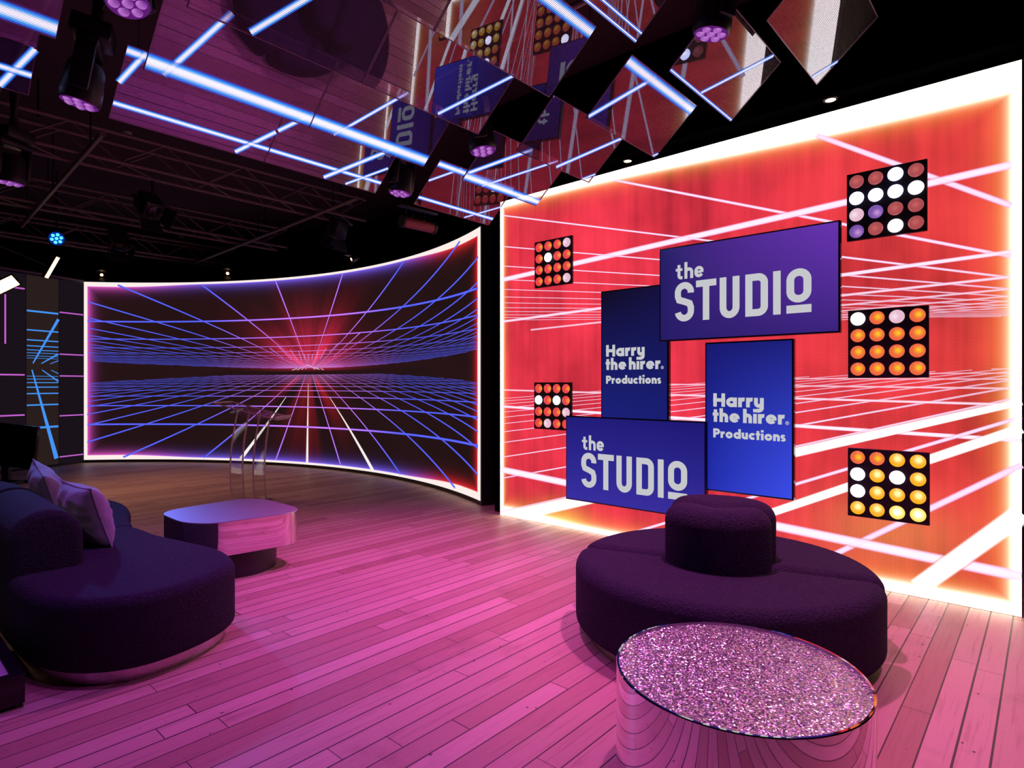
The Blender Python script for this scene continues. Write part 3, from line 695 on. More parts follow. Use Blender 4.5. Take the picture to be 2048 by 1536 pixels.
# ---------------------------------------------------------------- ceiling LED sheets
TILT = R_(41); PLEN = 0.492
ROWS = [(4.384, 3.126), (3.74, 3.203), (3.12, 3.29), (2.46, 3.353), (1.82, 3.47), (1.21, 3.55)]
ct, sn = math.cos(TILT), math.sin(TILT)
WIRE = plain('steel wire', (0.05, 0.04, 0.05), 0.4, 0.6)
EDGEM = plain('clear panel edge', (0.30, 0.20, 0.30), 0.3)
def led_panel(x0, row, label, bars, W=0.996):
    Y, Z = ROWS[row]
    t = thing('hanging_led_panel', label, 'led panel', (x0, Y, Z), 'see-through LED panels hung from the ceiling')
    def P(off): return lambda u, v: Vector((u, -ct * v - sn * off, sn * v - ct * off))
    f0 = P(0.0)
    surface('sheet', [0, W], [0, PLEN], f0, SHEET, t)
    e = 0.005
    b = B()
    for (u0, v0, u1, v1) in ((0, 0, W, 0), (W, 0, W, PLEN), (W, PLEN, 0, PLEN), (0, PLEN, 0, 0)):
        a = P(-0.008); c = P(0.002); du = (v1 - v0) and (e if u0 == 0 else -e); dv = (u1 - u0) and (e if v0 == 0 else -e)
        q = [(u0, v0), (u1, v1), (u1 + du, v1 + dv), (u0 + du, v0 + dv)]
        b.loft([[a(*p) for p in q], [c(*p) for p in q]])
    b.build('edge_frame', EDGEM, t, smooth=False)
    s = Strips(); Sf = P(0.004)
    for kind, *q in bars:
        if kind == 'h':      # bar parallel to the lower edge
            v, w = q; v2 = min(max(v, w / 2 + 0.002), PLEN - w / 2 - 0.002); s.seg((0.003, v2), (W - 0.003, v2), w, w, Sf)
        elif kind == 'd':    # slanting bar, clipped to the sheet
            (u0, v0), (u1, v1), w = q; pts = []
            for i in range(61):
                k = -0.6 + 2.2 * i / 60; u = u0 + (u1 - u0) * k; v = v0 + (v1 - v0) * k
                if 0.003 < u < W - 0.003 and 0.006 < v < PLEN - 0.006: pts.append((u, v))
            if len(pts) > 1: s.seg(pts[0], pts[-1], w, w, Sf)
    if s.v: s.build('lit_rows', PLIGHT, t)
    for u in (0.06, W - 0.06):
        p = f0(u, PLEN - 0.01); B().cyl(p, (p.x, p.y, ZC - Z), 0.0022, seg=6).build('hanging_wire', WIRE, t)
ordn = ['nearest the curved screen', 'second row from the curved screen', 'third row from the curved screen', 'fourth row from the curved screen', 'fifth row from the curved screen', 'sixth row from the curved screen']
def rel(x0, p): return (p[0] - x0, p[1])
D = {  # slanting bars in room x and height along the sheet, per row
 'mid': {0: [((1.913, .021), (2.254, .409), .05), ((2.608, .005), (3.027, .398), .055), ((2.825, .014), (3.145, .286), .035), ((1.145, .273), (1.226, .471), .05)],
         1: [((1.245, .047), (1.447, .462), .05), ((2.341, .043), (2.654, .449), .035)],
         2: [((1.446, .027), (1.627, .279), .05), ((2.712, .01), (3.125, .482), .035)], 3: [], 4: []},
 'wall': {0: [((3.56, .271), (3.823, .484), .035), ((4.159, -.003), (4.566, .258), .028)],
          1: [((3.572, .086), (4.001, .436), .055), ((3.794, .018), (4.331, .418), .035)],
          2: [((4.034, .003), (4.541, .477), .045), ((4.415, -.002), (4.572, .122), .03), ((3.542, .464), (3.574, .518), .03)],
          3: [((3.548, .012), (3.874, .437), .05), ((4.501, .004), (4.533, .033), .03)],
          4: [((3.977, .011), (4.416, .494), .035)], 5: [((4.407, -.006), (4.554, .194), .03)]},
 'left': {0: [((.616, .035), (.751, .333), .05)], 1: []}}
HB = {'mid': {0: [(.11, .045), (.455, .07)], 1: [(.05, .11)], 2: [], 3: [(.45, .085)], 4: [(.012, .02), (.06, .02)]},
      'wall': {0: [(.085, .045), (.45, .075)], 1: [(.045, .085)], 2: [], 3: [(.445, .09)], 4: [(.012, .022)], 5: []},
      'left': {0: [(.125, .05)], 1: [(.055, .10)]}}
for r in range(5):
    for h, x0 in ((0, 1.13), (1, 2.13)):
        led_panel(x0, r, 'tilted see-through LED panel in the middle run, %s half, %s' % (('left', 'right')[h], ordn[r]),
                  [('h', *q) for q in HB['mid'][r]] + [('d', rel(x0, a), rel(x0, b_), w) for a, b_, w in D['mid'][r]])
for r in range(6):
    led_panel(3.55, r, 'see-through LED panel in the run beside the red wall, %s' % ordn[r],
              [('h', *q) for q in HB['wall'][r]] + [('d', rel(3.55, a), rel(3.55, b_), w) for a, b_, w in D['wall'][r]])
for r in range(2):
    led_panel(-0.26, r, 'tilted see-through LED panel at the far left ceiling, %s' % ('lower one' if r == 0 else 'upper one'),
              [('h', *q) for q in HB['left'][r]] + [('d', rel(-0.26, a), rel(-0.26, b_), w) for a, b_, w in D['left'][r]])

# ---------------------------------------------------------------- ceiling pipes and trusses
def pipe(label, p0, p1, drops):
    p0 = Vector(p0); p1 = Vector(p1); c = (p0 + p1) / 2
    t = thing('lighting_pipe', label, 'pipe', c)
    B().cyl(p0 - c, p1 - c, 0.024, seg=14).build('tube', TRUSSM, t)
    for e in (p0, p1):
        d = (p1 - p0).normalized(); B().cyl(e - c - d * 0.004, e - c + d * 0.004, 0.029, seg=14).build('end_ring', TRUSSM, t)
    for k in drops:
        q = p0.lerp(p1, k) - c; B().cyl(q, (q.x, q.y, ZC - c.z), 0.008, seg=8).build('drop_rod', BLACKM, t)
pipe('bare steel pipe crossing under the trusses near the curved screen', (4.30, 6.42, 3.77), (4.55, 12.2, 3.77), (0.1, 0.5, 0.9))
pipe('dark steel pipe crossing under the trusses above the sofa', (1.63, 6.5, 3.77), (1.80, 11.2, 3.77), (0.1, 0.5, 0.9))
pipe('ceiling pipe holding moving lights between the panel runs by the red wall', (3.32, -0.8, 4.02), (3.32, 5.2, 4.02), (0.05, 0.5, 0.95))
pipe('ceiling pipe holding moving lights left of the middle panel run', (0.93, -0.8, 4.02), (0.93, 7.3, 4.02), (0.05, 0.5, 0.95))
def truss(label, y, x0, x1):
    S_ = 0.30; Z0 = 3.82; t = thing('lighting_truss', label, 'truss', ((x0 + x1) / 2, y, Z0), 'box trusses over the stage'); L = x1 - x0
    for dy in (0, 0.34):
        for dz in (0, S_):
            B().cyl((-L / 2, dy, dz), (L / 2, dy, dz), 0.022, seg=10).build('chord', TRUSSM, t)
    n = int(L / 0.42); step = L / n; proto = {}
    def brace(key, a, b):
        a = Vector(a); b = Vector(b); d = b - a
        if key not in proto:
            o = B().cyl((0, 0, 0), d, 0.0095, seg=8).build('brace', TRUSSM, t); proto[key] = o
        else: o = proto[key].copy(); COL.objects.link(o)
        o.location = a
    for i in range(n):
        xa = -L / 2 + i * step; xb = xa + step; up = i % 2
        for q, dy in enumerate((0, 0.34)):
            brace(('s', up), (xa, dy, S_ * up), (xb, dy, S_ * (1 - up)))
        if i % 2 == 0: brace(('b',), (xa, 0, 0), (xb, 0.34, 0))
    for x in (-L / 2 + 0.3, 0, L / 2 - 0.3):
        B().cyl((x, 0.17, S_), (x, 0.17, ZC - Z0), 0.010, seg=8).build('drop_rod', BLACKM, t)
truss('box truss nearest the camera, over the middle of the stage floor', 7.36, -2.4, 5.08)
truss('middle box truss, over the lectern', 9.80, -1.4, 5.16)
truss('farthest box truss, just in front of the curved screen', 12.1, 0.6, 5.30)

# ---------------------------------------------------------------- moving head lights
def make_head(label):
    t = thing('moving_head_light', label, 'stage light', (0, 0, 0), 'moving head lights between the ceiling panels')
    # local origin: lens centre, beam down -Z; head leans a little
    _h = B().lathe([(0.095, 0.0), (0.103, 0.012), (0.105, 0.05), (0.100, 0.12), (0.095, 0.20), (0.080, 0.235), (0.03, 0.245)], (0, 0, 0), (0, 0, 1), 32); hd = _h.build('head', BLACKM, t)
    y = B(); y.box((0.125, 0, 0.19), (0.035, 0.10, 0.28), None, 0.015); y.box((-0.125, 0, 0.19), (0.035, 0.10, 0.28), None, 0.015); y.box((0, 0, 0.335), (0.285, 0.11, 0.05), None, 0.015)
    y.cyl((-0.125, 0, 0.12), (0.125, 0, 0.12), 0.03, seg=16)
    y.build('yoke', BLACKM, t)
    B().box((0, 0, 0.415), (0.24, 0.20, 0.10), None, 0.012).build('base', BLACKM, t)
    B().cyl((0, 0, 0.46), (0, 0, 0.56), 0.03, seg=12).build('clamp', BLACKM, t)
    B().lathe([(0.094, -0.001), (0.094, 0.004)], (0, 0, 0), (0, 0, 1), 32).build('lens_plate', mat_flat_emit('violet lens plate', (0.11, 0.012, 0.17)), hd)
    pr = None
    for k in range(7):
        a = k * PI / 3; q = (0, 0) if k == 6 else (0.058 * math.cos(a), 0.058 * math.sin(a))
        if pr is None: pr = B().lathe([(0.025, 0.0), (0.022, -0.007), (0.012, -0.012), (0.002, -0.013)], (0, 0, -0.001), (0, 0, 1), 18).build('lens', PURLENS, hd, True, 80); o = pr
        else: o = pr.copy(); COL.objects.link(o)
        o.location = (q[0], q[1], 0)
    return t
HLAB = ['moving head light at the very top left, partly cut by the frame', 'moving head light hanging left of the middle panel run',
        'moving head light between the two panel runs, above the middle of the picture', 'moving head light hanging at the far end between the panel runs',
        'moving head light nearest the red wall, top right', 'moving head light at the left edge below the trusses',
        'added unseen moving head light above the near floor, left of the camera', 'added unseen moving head light above the near end of the red wall', 'added unseen warm fill lamp above the far left side behind the sofa', 'added unseen moving head light behind the camera, left side']
HROT = [(R_(-14), R_(8), R_(30)), (R_(10), R_(-4), R_(70)), (R_(-8), R_(4), R_(40)), (R_(4), R_(4), R_(20)), (R_(6), R_(-8), R_(60)), (R_(4), 0, R_(30)), (R_(5), 0, R_(10)), (0, R_(4), R_(20)), (R_(4), R_(-20), R_(10)), (R_(4), 0, 0)]
head0 = make_head(HLAB[0])
for i, (p, tgt, w, c, cone) in enumerate(HEADS):
    h = head0 if i == 0 else dup(head0, label=HLAB[i])
    h.location = p; h.rotation_euler = HROT[i]
    top = Matrix.LocRotScale(Vector(p), Euler(HROT[i]), None) @ Vector((0, 0, 0.54))
    zt = ZC if i == 8 else 4.03
    rod = B().cyl((0, 0, 0), Vector((p[0], top.y, zt)) - top, 0.018, seg=10).build('drop_arm', BLACKM, h)
    rod.matrix_parent_inverse = Matrix.Identity(4)
    inv = Matrix.LocRotScale(Vector(p), Euler(HROT[i]), None).inverted()
    rod.matrix_local = inv @ Matrix.Translation(top)

# ---------------------------------------------------------------- other lamps
def fixture(name, label, cat, loc, look, builder, group=None):
    t = thing(name, label, cat, loc, group)
    d = (Vector(look) - Vector(loc)).normalized(); t.rotation_euler = d.to_track_quat('Z', 'Y').to_euler(); builder(t); return t
def rod_up(t, ztop, r=0.012, name='hanging_arm', dz=0.0):
    p = Vector(t.location); m = Matrix.LocRotScale(p, t.rotation_euler, None).inverted()
    o = B().cyl((0, 0, dz), (0, 0, ztop - p.z), r, seg=8).build(name, BLACKM, t); o.matrix_local = m @ Matrix.Translation(p); return o
BLUEL = mat_flat_emit('blue LED lamp', (0.10, 0.75, 2.2), 1.6)
def par(t):
    B().lathe([(0.075, -0.14), (0.098, -0.10), (0.102, 0.01), (0.095, 0.012), (0.092, 0.0)], (0, 0, 0), (0, 0, 1), 28).build('can', BLACKM, t)
    B().lathe([(0.093, -0.002), (0.093, 0.003)], (0, 0, 0), (0, 0, 1), 28).build('lens_plate', mat_flat_emit('blue lens plate', (0.0, 0.03, 0.30)), t)
    pr = None
    for k in range(7):
        a = k * PI / 3 + 0.3; q = (0, 0) if k == 6 else (0.056 * math.cos(a), 0.056 * math.sin(a))
        if pr is None: pr = B().lathe([(0.022, 0.0), (0.018, 0.008), (0.002, 0.012)], (0, 0, 0.003), (0, 0, 1), 16).build('lens', BLUEL, t); o = pr
        else: o = pr.copy(); COL.objects.link(o)
        o.location = (q[0], q[1], 0)
    y = B(); y.box((0.115, 0, -0.02), (0.008, 0.03, 0.20)); y.box((-0.115, 0, -0.02), (0.008, 0.03, 0.20)); y.box((0, 0, -0.16), (0.24, 0.03, 0.008)); y.build('yoke', BLACKM, t)
t = fixture('led_par_light', 'round par light with seven bright blue lamps at left', 'stage light', (2.09, 10.57, 3.54), (0.4, 2.5, 1.2), par); rod_up(t, ZC, dz=0.08)
WARM = mat_flat_emit('warm white LED area', (2.6, 1.5, 0.62), 2.2)
def lpanel(w, h):
    def f(t):
        B().box((0, 0, -0.03), (w + 0.03, h + 0.03, 0.05), None, 0.005, 1).build('housing', BLACKM, t, smooth=False)
        B().box((0, 0, -0.003), (w, h, 0.008)).build('diffuser', WARM, t, smooth=False)
        y = B(); y.box((0, 0, -0.09), (0.05, 0.05, 0.08)); y.build('mount', BLACKM, t, smooth=False)
    return f
t = fixture('led_light_panel', 'glowing warm white light panel at the left edge', 'stage light', (1.58, 11.0, 2.86), (0.6, 7.6, 1.3), lpanel(0.30, 0.15)); rod_up(t, ZC, dz=0.06)
t.rotation_euler = (Vector((0.6, 7.6, 1.3)) - Vector(t.location)).to_track_quat('Z', 'Y').to_matrix().to_euler()
t.rotation_euler.rotate_axis('Z', R_(35))
t = fixture('led_light_panel', 'thin edge-on warm light panel below the blue par light', 'stage light', (2.10, 10.87, 3.165), (3.9, 8.4, 1.6), lpanel(0.34, 0.055)); rod_up(t, ZC, dz=0.06)
t.rotation_euler.rotate_axis('Z', R_(84))
def cspot(t):
    B().lathe([(0.030, -0.13), (0.048, -0.10), (0.056, 0.02), (0.050, 0.022)], (0, 0, 0), (0, 0, 1), 24).build('can', BLACKM, t)
    B().lathe([(0.030, 0.0), (0.024, 0.014), (0.006, 0.018)], (0, 0, 0.012), (0, 0, 1), 20).build('lens', mat_flat_emit('warm spot lamp', (2.6, 1.5, 0.75), 1.4), t)
    for q in ([(-0.075, -0.056, 0.02), (0.075, -0.056, 0.02), (0.04, -0.11, 0.09), (-0.04, -0.11, 0.09)], [(-0.075, 0.056, 0.02), (0.075, 0.056, 0.02), (0.04, 0.10, 0.09), (-0.04, 0.10, 0.09)]):
        m = B().quad(q).build('barn_door', BLACKM, t, smooth=False); sd = m.modifiers.new('s', 'SOLIDIFY'); sd.thickness = 0.003
for lab, (x, y, F), u in (('small spotlight above the left corner of the curved screen', (210, 557, 11.15), 0.42), ('small spotlight above the curved screen, middle of the three', (478, 556, 10.95), 2.9), ('small spotlight above the curved screen, turned away to the right', (728, 525, 9.75), 5.9)):
    p = SC(0.22)(u, 3.47)
    look = Vector((0.6, 3.0, 1.2)) if u < 5 else Vector((2.2, 9.2, 1.9))
    t = fixture('spotlight', lab, 'stage light', p, look, cspot, 'small spotlights above the curved screen'); rod_up(t, ZC, 0.008, dz=0.05)
def fresnel(t):
    B().box((0, 0, -0.11), (0.22, 0.22, 0.26), None, 0.03).build('body', BLACKM, t)
    B().lathe([(0.08, 0.0), (0.06, 0.015), (0.01, 0.022)], (0, 0, 0.02), (0, 0, 1), 24).build('lens', BLACKG, t)
    for k in range(4):
        a = k * PI / 2; m = Matrix.Rotation(a, 3, 'Z')
        b = B(); b.quad([m @ Vector(p) for p in ((-0.10, 0.11, 0.02), (0.10, 0.11, 0.02), (0.13, 0.17, 0.17), (-0.13, 0.17, 0.17))])
        o = b.build('barn_door', BLACKM, t, smooth=False); sd = o.modifiers.new('s', 'SOLIDIFY'); sd.thickness = 0.004
    y = B(); y.box((0.135, 0, -0.05), (0.012, 0.03, 0.26)); y.box((-0.135, 0, -0.05), (0.012, 0.03, 0.26)); y.box((0, 0, -0.26), (0.28, 0.03, 0.012))
    y.build('yoke', BLACKM, t, smooth=False)
for lab, p, lk in (('big black theatre spotlight hanging from the nearest truss', (2.42, 7.70, 3.46), (3.0, 4.5, 0.4)), ('black theatre spotlight hanging from the middle truss', (2.75, 10.14, 3.50), (2.6, 7.5, 0)),
                   ('black theatre spotlight at the right end of the nearest truss', (4.80, 7.70, 3.60), (4.6, 9, 0.5)), ('black theatre spotlight hanging at the far left of the nearest truss', (0.55, 7.70, 3.42), (1.6, 5, 0))):
    t = fixture('theatre_spotlight', lab, 'stage light', p, lk, fresnel, 'black theatre spotlights on the trusses'); rod_up(t, 3.82, 0.014, dz=0.12)
def batten(t):
    B().cyl((-0.20, 0, 0), (0.20, 0, 0), 0.055, seg=20).build('body', plain('maroon fixture', (0.28, 0.06, 0.10), 0.4, 0, 0.5, 0.3, 12), t)
    for sx in (-0.205, 0.205): B().cyl((sx - 0.012, 0, 0), (sx + 0.012, 0, 0), 0.066, seg=20).build('end_cap', BLACKM, t)
    pth = [(-0.15 + 0.3 * i / 24, 0.03 * math.sin(i), 0.09 + 0.035 * math.cos(i * 0.9)) for i in range(25)]
    B().tube(pth, 0.005, 6).build('cable', BLACKM, t)
    B().box((0, 0, 0.16), (0.5, 0.05, 0.02)).build('bracket', BLACKM, t, smooth=False)
t = thing('stage_light_tube', 'maroon tubular fixture with coiled cables behind the lowest hanging panel', 'stage light', (4.15, 5.05, 3.17), rz=R_(-3)); batten(t); rod_up(t, ZC, 0.012, dz=0.16)
# downlights and smoke detectors
for lab, x, y in (('recessed warm downlight above the right part of the red wall', 4.90, 1.21), ('recessed warm downlight above the middle of the red wall', 4.97, 2.97)):
    t = thing('downlight', lab, 'downlight', (x, y, 3.57), 'downlights in the black bulkhead')
    B().lathe([(0.036, -0.004), (0.048, -0.006), (0.052, 0.0)], (0, 0, 0), (0, 0, 1), 24, cap=False).build('trim_ring', BLACKM, t)
    B().lathe([(0.036, -0.003), (0.030, -0.005)], (0, 0, 0), (0, 0, 1), 24).build('lamp', mat_flat_emit('warm downlight lamp', (3.0, 2.1, 1.1), 1.3), t)
for lab, x, y in (('white smoke detector on the dark ceiling beyond the trusses', 6.3, 12.5), ('white smoke detector on the dark ceiling beside the nearest truss', 2.33, 8.3), ('white smoke detector on the dark ceiling near the farthest truss', 4.7, 13.3)):
    tag(B().lathe([(0.055, 0.0), (0.055, -0.02), (0.04, -0.042), (0.01, -0.048)], (x, y, ZC), (0, 0, 1), 24).build('smoke_detector', WHITEP), lab, 'smoke detector', 'smoke detectors on the ceiling')

# ---------------------------------------------------------------- upholstery helpers
def catmull(pts, n=10):
    out = []; m = len(pts)
    for i in range(m):
        p0, p1, p2, p3 = (Vector((*pts[(i + k - 1) % m], 0)) for k in range(4))
        for j in range(n):
            t = j / n; out.append(0.5 * ((2 * p1) + (p2 - p0) * t + (2 * p0 - 5 * p1 + 4 * p2 - p3) * t * t + (3 * p1 - p0 - 3 * p2 + p3) * t ** 3))
    return [(p.x, p.y) for p in out]
def resample(pts, n):
    P = [Vector((*p, 0)) for p in pts]; P.append(P[0].copy()); L = [0]
    for a, b in zip(P, P[1:]): L.append(L[-1] + (b - a).length)
    out = []; j = 0
    for i in range(n):
        d = L[-1] * i / n
        while L[j + 1] < d: j += 1
        k = (d - L[j]) / max(1e-9, L[j + 1] - L[j]); q = P[j].lerp(P[j + 1], k); out.append((q.x, q.y))
    return out
def smooth_loop(pts, it):
    for _ in range(it):
        n = len(pts); pts = [((pts[i - 1][0] + 2 * pts[i][0] + pts[(i + 1) % n][0]) / 4, (pts[i - 1][1] + 2 * pts[i][1] + pts[(i + 1) % n][1]) / 4) for i in range(n)]
    return pts
def inset(pts, d):
    n = len(pts); A = sum(pts[i][0] * pts[(i + 1) % n][1] - pts[(i + 1) % n][0] * pts[i][1] for i in range(n)); sg = 1 if A > 0 else -1
    out = []
    for i in range(n):
        a = pts[(i - 1) % n]; b = pts[(i + 1) % n]; t = Vector((b[0] - a[0], b[1] - a[1])).normalized(); out.append((pts[i][0] - t.y * d * sg, pts[i][1] + t.x * d * sg))
    return out
def puffy(outline, z0, z1, rt, rb, crown=0.0, n=160, sm=4):
    """upholstered block: rounded top edge rt, rounded bottom edge rb"""
    pts = smooth_loop(resample(outline, n), sm); loops = []
    for k in range(6):
        a = PI / 2 * k / 5; loops.append((rb * (1 - math.sin(a)), z0 + rb * (1 - math.cos(a))))
    for k in range(9):
        a = PI / 2 * k / 8; loops.append((rt * (1 - math.cos(a)), z1 - rt + rt * math.sin(a)))
    LL = [[(x, y, z) for x, y in inset(pts, d)] for d, z in loops]
    b = B(); b.loft(LL, True); return b

# round banquette (two half-round seats round a split back)
bc = Vector((3.46, 1.45, 0)); bd = Vector((0.275, -0.961, 0)).normalized(); bn = Vector((bd.y, -bd.x, 0))
bn = -bn if bn.dot(Vector((0, 0, 0)) - bc) < 0 else bn
bq = thing('round_banquette', 'round dark purple banquette with split back before the red wall', 'sofa', bc)
def half_block(R, sgn, gap, r, z0, z1, rb, crease=0.0):
    """half disc with rounded corners of radius r; top edge rounded by the same r"""
    rho = R - r; y0 = gap + r; cx = math.sqrt(rho * rho - y0 * y0); a0 = math.atan2(y0, cx)
    def outline(e):
        o = [((rho + e) * math.cos(a0 + (PI - 2 * a0) * i / 70), (rho + e) * math.sin(a0 + (PI - 2 * a0) * i / 70)) for i in range(71)]
        o += [(-cx + e * math.cos(PI - a0 + (PI / 2 + a0) * i / 14), y0 + e * math.sin(PI - a0 + (PI / 2 + a0) * i / 14)) for i in range(1, 15)]
        o += [(-cx + 2 * cx * i / 30, y0 - e) for i in range(1, 30)]
        o += [(cx + e * math.cos(-PI / 2 + (PI / 2 + a0) * i / 14), y0 + e * math.sin(-PI / 2 + (PI / 2 + a0) * i / 14)) for i in range(0, 14)]
        return o
    prof = [(r - rb * (1 - math.sin(PI / 2 * k / 5)), z0 + rb * (1 - math.cos(PI / 2 * k / 5))) for k in range(6)]
    prof += [(r - r * (1 - math.cos(PI / 2 * k / 10)) + 0.0005, z1 - r + r * math.sin(PI / 2 * k / 10)) for k in range(11)]
    b = B(); b.loft([[((bd * x + bn * y * sgn).x, (bd * x + bn * y * sgn).y, z - crease * math.exp(-((x / 0.10) ** 2 + (y / 0.16) ** 2)) * (z > z1 - r)) for x, y in outline(e)] for e, z in prof]); return b
for sgn in (1, -1):
    half_block(0.84, sgn, 0.006 + 0.03 * sgn, 0.075, 0.065, 0.435, 0.03).build('seat', BOUCLE, bq, True, 60)
    half_block(0.325, sgn, 0.003 + 0.012 * sgn, 0.105, 0.40, 0.775, 0.01, 0.03).build('backrest', BOUCLE, bq, True, 60)
B().lathe([(0.77, 0.0), (0.77, 0.075)], (0, 0, 0), (0, 0, 1), 72).build('plinth', PLINTHM, bq)

# long curved sofa at left
sf = thing('curved_sofa', 'dark curved two module sofa with rolled back at left', 'sofa', (1.05, 5.0, 0)); so = Vector(sf.location)
near = [(1.44, 5.045), (1.50, 4.57), (1.61, 4.02), (1.615, 3.76), (1.53, 3.53), (1.30, 3.37), (1.00, 3.325), (0.78, 3.45), (0.655, 3.68), (0.61, 4.0), (0.60, 4.6), (0.59, 5.045), (0.8, 5.05), (1.15, 5.05)]
far = [(1.44, 5.055), (1.53, 5.38), (1.64, 5.75), (1.68, 6.12), (1.60, 6.44), (1.35, 6.62), (0.95, 6.66), (0.55, 6.55), (0.33, 6.2), (0.46, 5.6), (0.59, 5.055), (0.8, 5.05), (1.15, 5.05)]
def loc2(pts): return [(x - so.x, y - so.y) for x, y in pts]
NEAR = loc2(catmull(near)); FAR = loc2(catmull(far))
puffy(NEAR, 0.07, 0.43, 0.06, 0.03, n=200, sm=3).build('seat', BOUCLE, sf, True, 60)
puffy(FAR, 0.07, 0.43, 0.06, 0.03, n=200, sm=3).build('seat', BOUCLE, sf, True, 60)
def back(path, w, z0, z1, capn, capf):
    b = B(); loops = []; P = [Vector((*p, 0)) - Vector((so.x, so.y, 0)) for p in path]
    # dense path
    Q = []
    for a, c in zip(P, P[1:]):
        for k in range(8): Q.append(a.lerp(c, k / 8))
    Q.append(P[-1]); n = len(Q)
    def ring(i, shr, ext):
        d = (Q[min(i + 1, n - 1)] - Q[max(i - 1, 0)]).normalized(); nn = Vector((d.y, -d.x, 0)); c = Q[i] + d * ext; hw = w / 2 - shr; r = hw; zt = z1 - shr
        pr = [(hw, z0)] + [(hw, z0 + (zt - r - z0) * k / 5) for k in range(1, 6)]
        pr += [(hw * math.cos(PI * k / 14), zt - r + r * math.sin(PI * k / 14)) for k in range(1, 14)]
        pr += [(-hw, z0 + (zt - r - z0) * k / 5) for k in range(5, -1, -1)]
        return [c + nn * x + Vector((0, 0, z)) for x, z in pr]
    for k in range(5):
        a = PI / 2 * k / 4; loops.append(ring(0, capn * (1 - math.sin(a)), -capn * math.sin(0) + capn * (1 - math.cos(a)) * 0.0 - capn * math.cos(a) + capn))
    loops = [ring(0, capn * (1 - math.sin(PI / 2 * k / 4)), capn * (1 - math.sin(PI / 2 * k / 4)) * 0 - capn * math.cos(PI / 2 * k / 4)) for k in range(5)]
    for i in range(1, n - 1): loops.append(ring(i, 0, 0))
    loops += [ring(n - 1, capf * (1 - math.cos(PI / 2 * k / 4)), capf * math.sin(PI / 2 * k / 4)) for k in range(5)]
    b.loft(loops); return b
back([(0.78, 4.19), (0.78, 4.5), (0.785, 4.85), (0.785, 5.13)], 0.345, 0.10, 0.765, 0.05, 0.02).build('backrest', BOUCLE, sf, True, 60)
back([(0.785, 5.17), (0.76, 5.5), (0.68, 5.9), (0.56, 6.3)], 0.345, 0.10, 0.775, 0.02, 0.06).build('backrest', BOUCLE, sf, True, 60)
pl = B(); allp = inset(smooth_loop(resample(NEAR, 160), 3), 0.05); pl.loft([[(x, y, 0.0) for x, y in allp], [(x, y, 0.08) for x, y in allp]]); pl.build('plinth', PLINTHM, sf, True, 40)
pl = B(); allp = inset(smooth_loop(resample(FAR, 160), 3), 0.05); pl.loft([[(x, y, 0.0) for x, y in allp], [(x, y, 0.08) for x, y in allp]]); pl.build('plinth', PLINTHM, sf, True, 40)

def cushion(label, loc, rot, w, h, th):
    t = thing('cushion', label, 'cushion', loc, 'cushions on the curved sofa'); t.rotation_euler = rot
    b = B(); N = 28; g = {}
    for sd in (1, -1):
        for i in range(N + 1):
            for j in range(N + 1):
                a = -1 + 2 * i / N; c = -1 + 2 * j / N
                e = max(0.0, (1 - abs(a) ** 2.6)) ** 0.5 * max(0.0, (1 - abs(c) ** 2.6)) ** 0.5
                pin = 1 - 0.09 * (1 - abs(a * c)) * 0 - 0.07 * (1 - a * a) * abs(c) ** 3 - 0.0
                pin2 = 1 - 0.07 * (1 - c * c) * abs(a) ** 3
                wr = 0.006 * math.sin(9 * a + 5 * c) * e + 0.004 * math.sin(17 * c - 6 * a) * e
                g[(sd, i, j)] = (sd * (th / 2 * e + wr * (e > 0.1)), a * w / 2 * pin2, c * h / 2 * pin)
        for i in range(N):
            for j in range(N):
                q = [g[(sd, i, j)], g[(sd, i + 1, j)], g[(sd, i + 1, j + 1)], g[(sd, i, j + 1)]]
                b.quad(q)
    bmesh.ops.remove_doubles(b.bm, verts=b.bm.verts, dist=0.0008)
    b.build('cover', VELVET, t, True, 80)
    pth = []
    for k in range(4):
        for i in range(N):
            a, c = ((-1 + 2 * i / N, -1), (1, -1 + 2 * i / N), (1 - 2 * i / N, 1), (-1, 1 - 2 * i / N))[k]
            pth.append((0, a * w / 2 * (1 - 0.07 * (1 - c * c) * abs(a) ** 3), c * h / 2 * (1 - 0.07 * (1 - a * a) * abs(c) ** 3)))
    B().tube(pth + [pth[0]], 0.005, 6).build('piping', VELVET, t)
    return t
cushion('lilac grey velvet cushion, the nearer one leaning on the sofa back', (1.085, 4.69, 0.625), (0, R_(-17), R_(4)), 0.53, 0.40, 0.21)
cushion('blue lit velvet cushion half hidden behind the nearer cushion', (1.03, 5.42, 0.650), (R_(8), R_(-17), R_(-6)), 0.54, 0.46, 0.19)

# ---------------------------------------------------------------- tables
ctb = thing('coffee_table', 'mirror sided coffee table with brushed top beside the sofa', 'table', (2.11, 4.91, 0))
oc = [(-0.30, -0.365), (0.22, -0.445), (0.34, -0.40), (0.415, -0.30), (0.425, 0.28), (0.36, 0.41), (0.22, 0.455), (-0.02, 0.46), (-0.30, 0.40), (-0.40, 0.32), (-0.425, -0.17), (-0.385, -0.31)]
oc = [(-0.42, -0.16), (-0.30, -0.36), (0.30, -0.445), (0.42, -0.33), (0.42, 0.29), (0.28, 0.45), (-0.30, 0.40), (-0.42, 0.30)]
ol = smooth_loop(resample(oc, 240), 60)
b = B(); b.loft([[(x, y, z) for x, y in ol] for z in (0.195, 0.442)]); b.build('mirror_body', CHROME, ctb, True, 50)
b = B(); oi = inset(ol, 0.001); b.loft([[(x, y, 0.4422) for x, y in oi], [(x, y, 0.448) for x, y in inset(ol, 0.002)]]); b.build('table_top', BRUSH, ctb, True, 40)
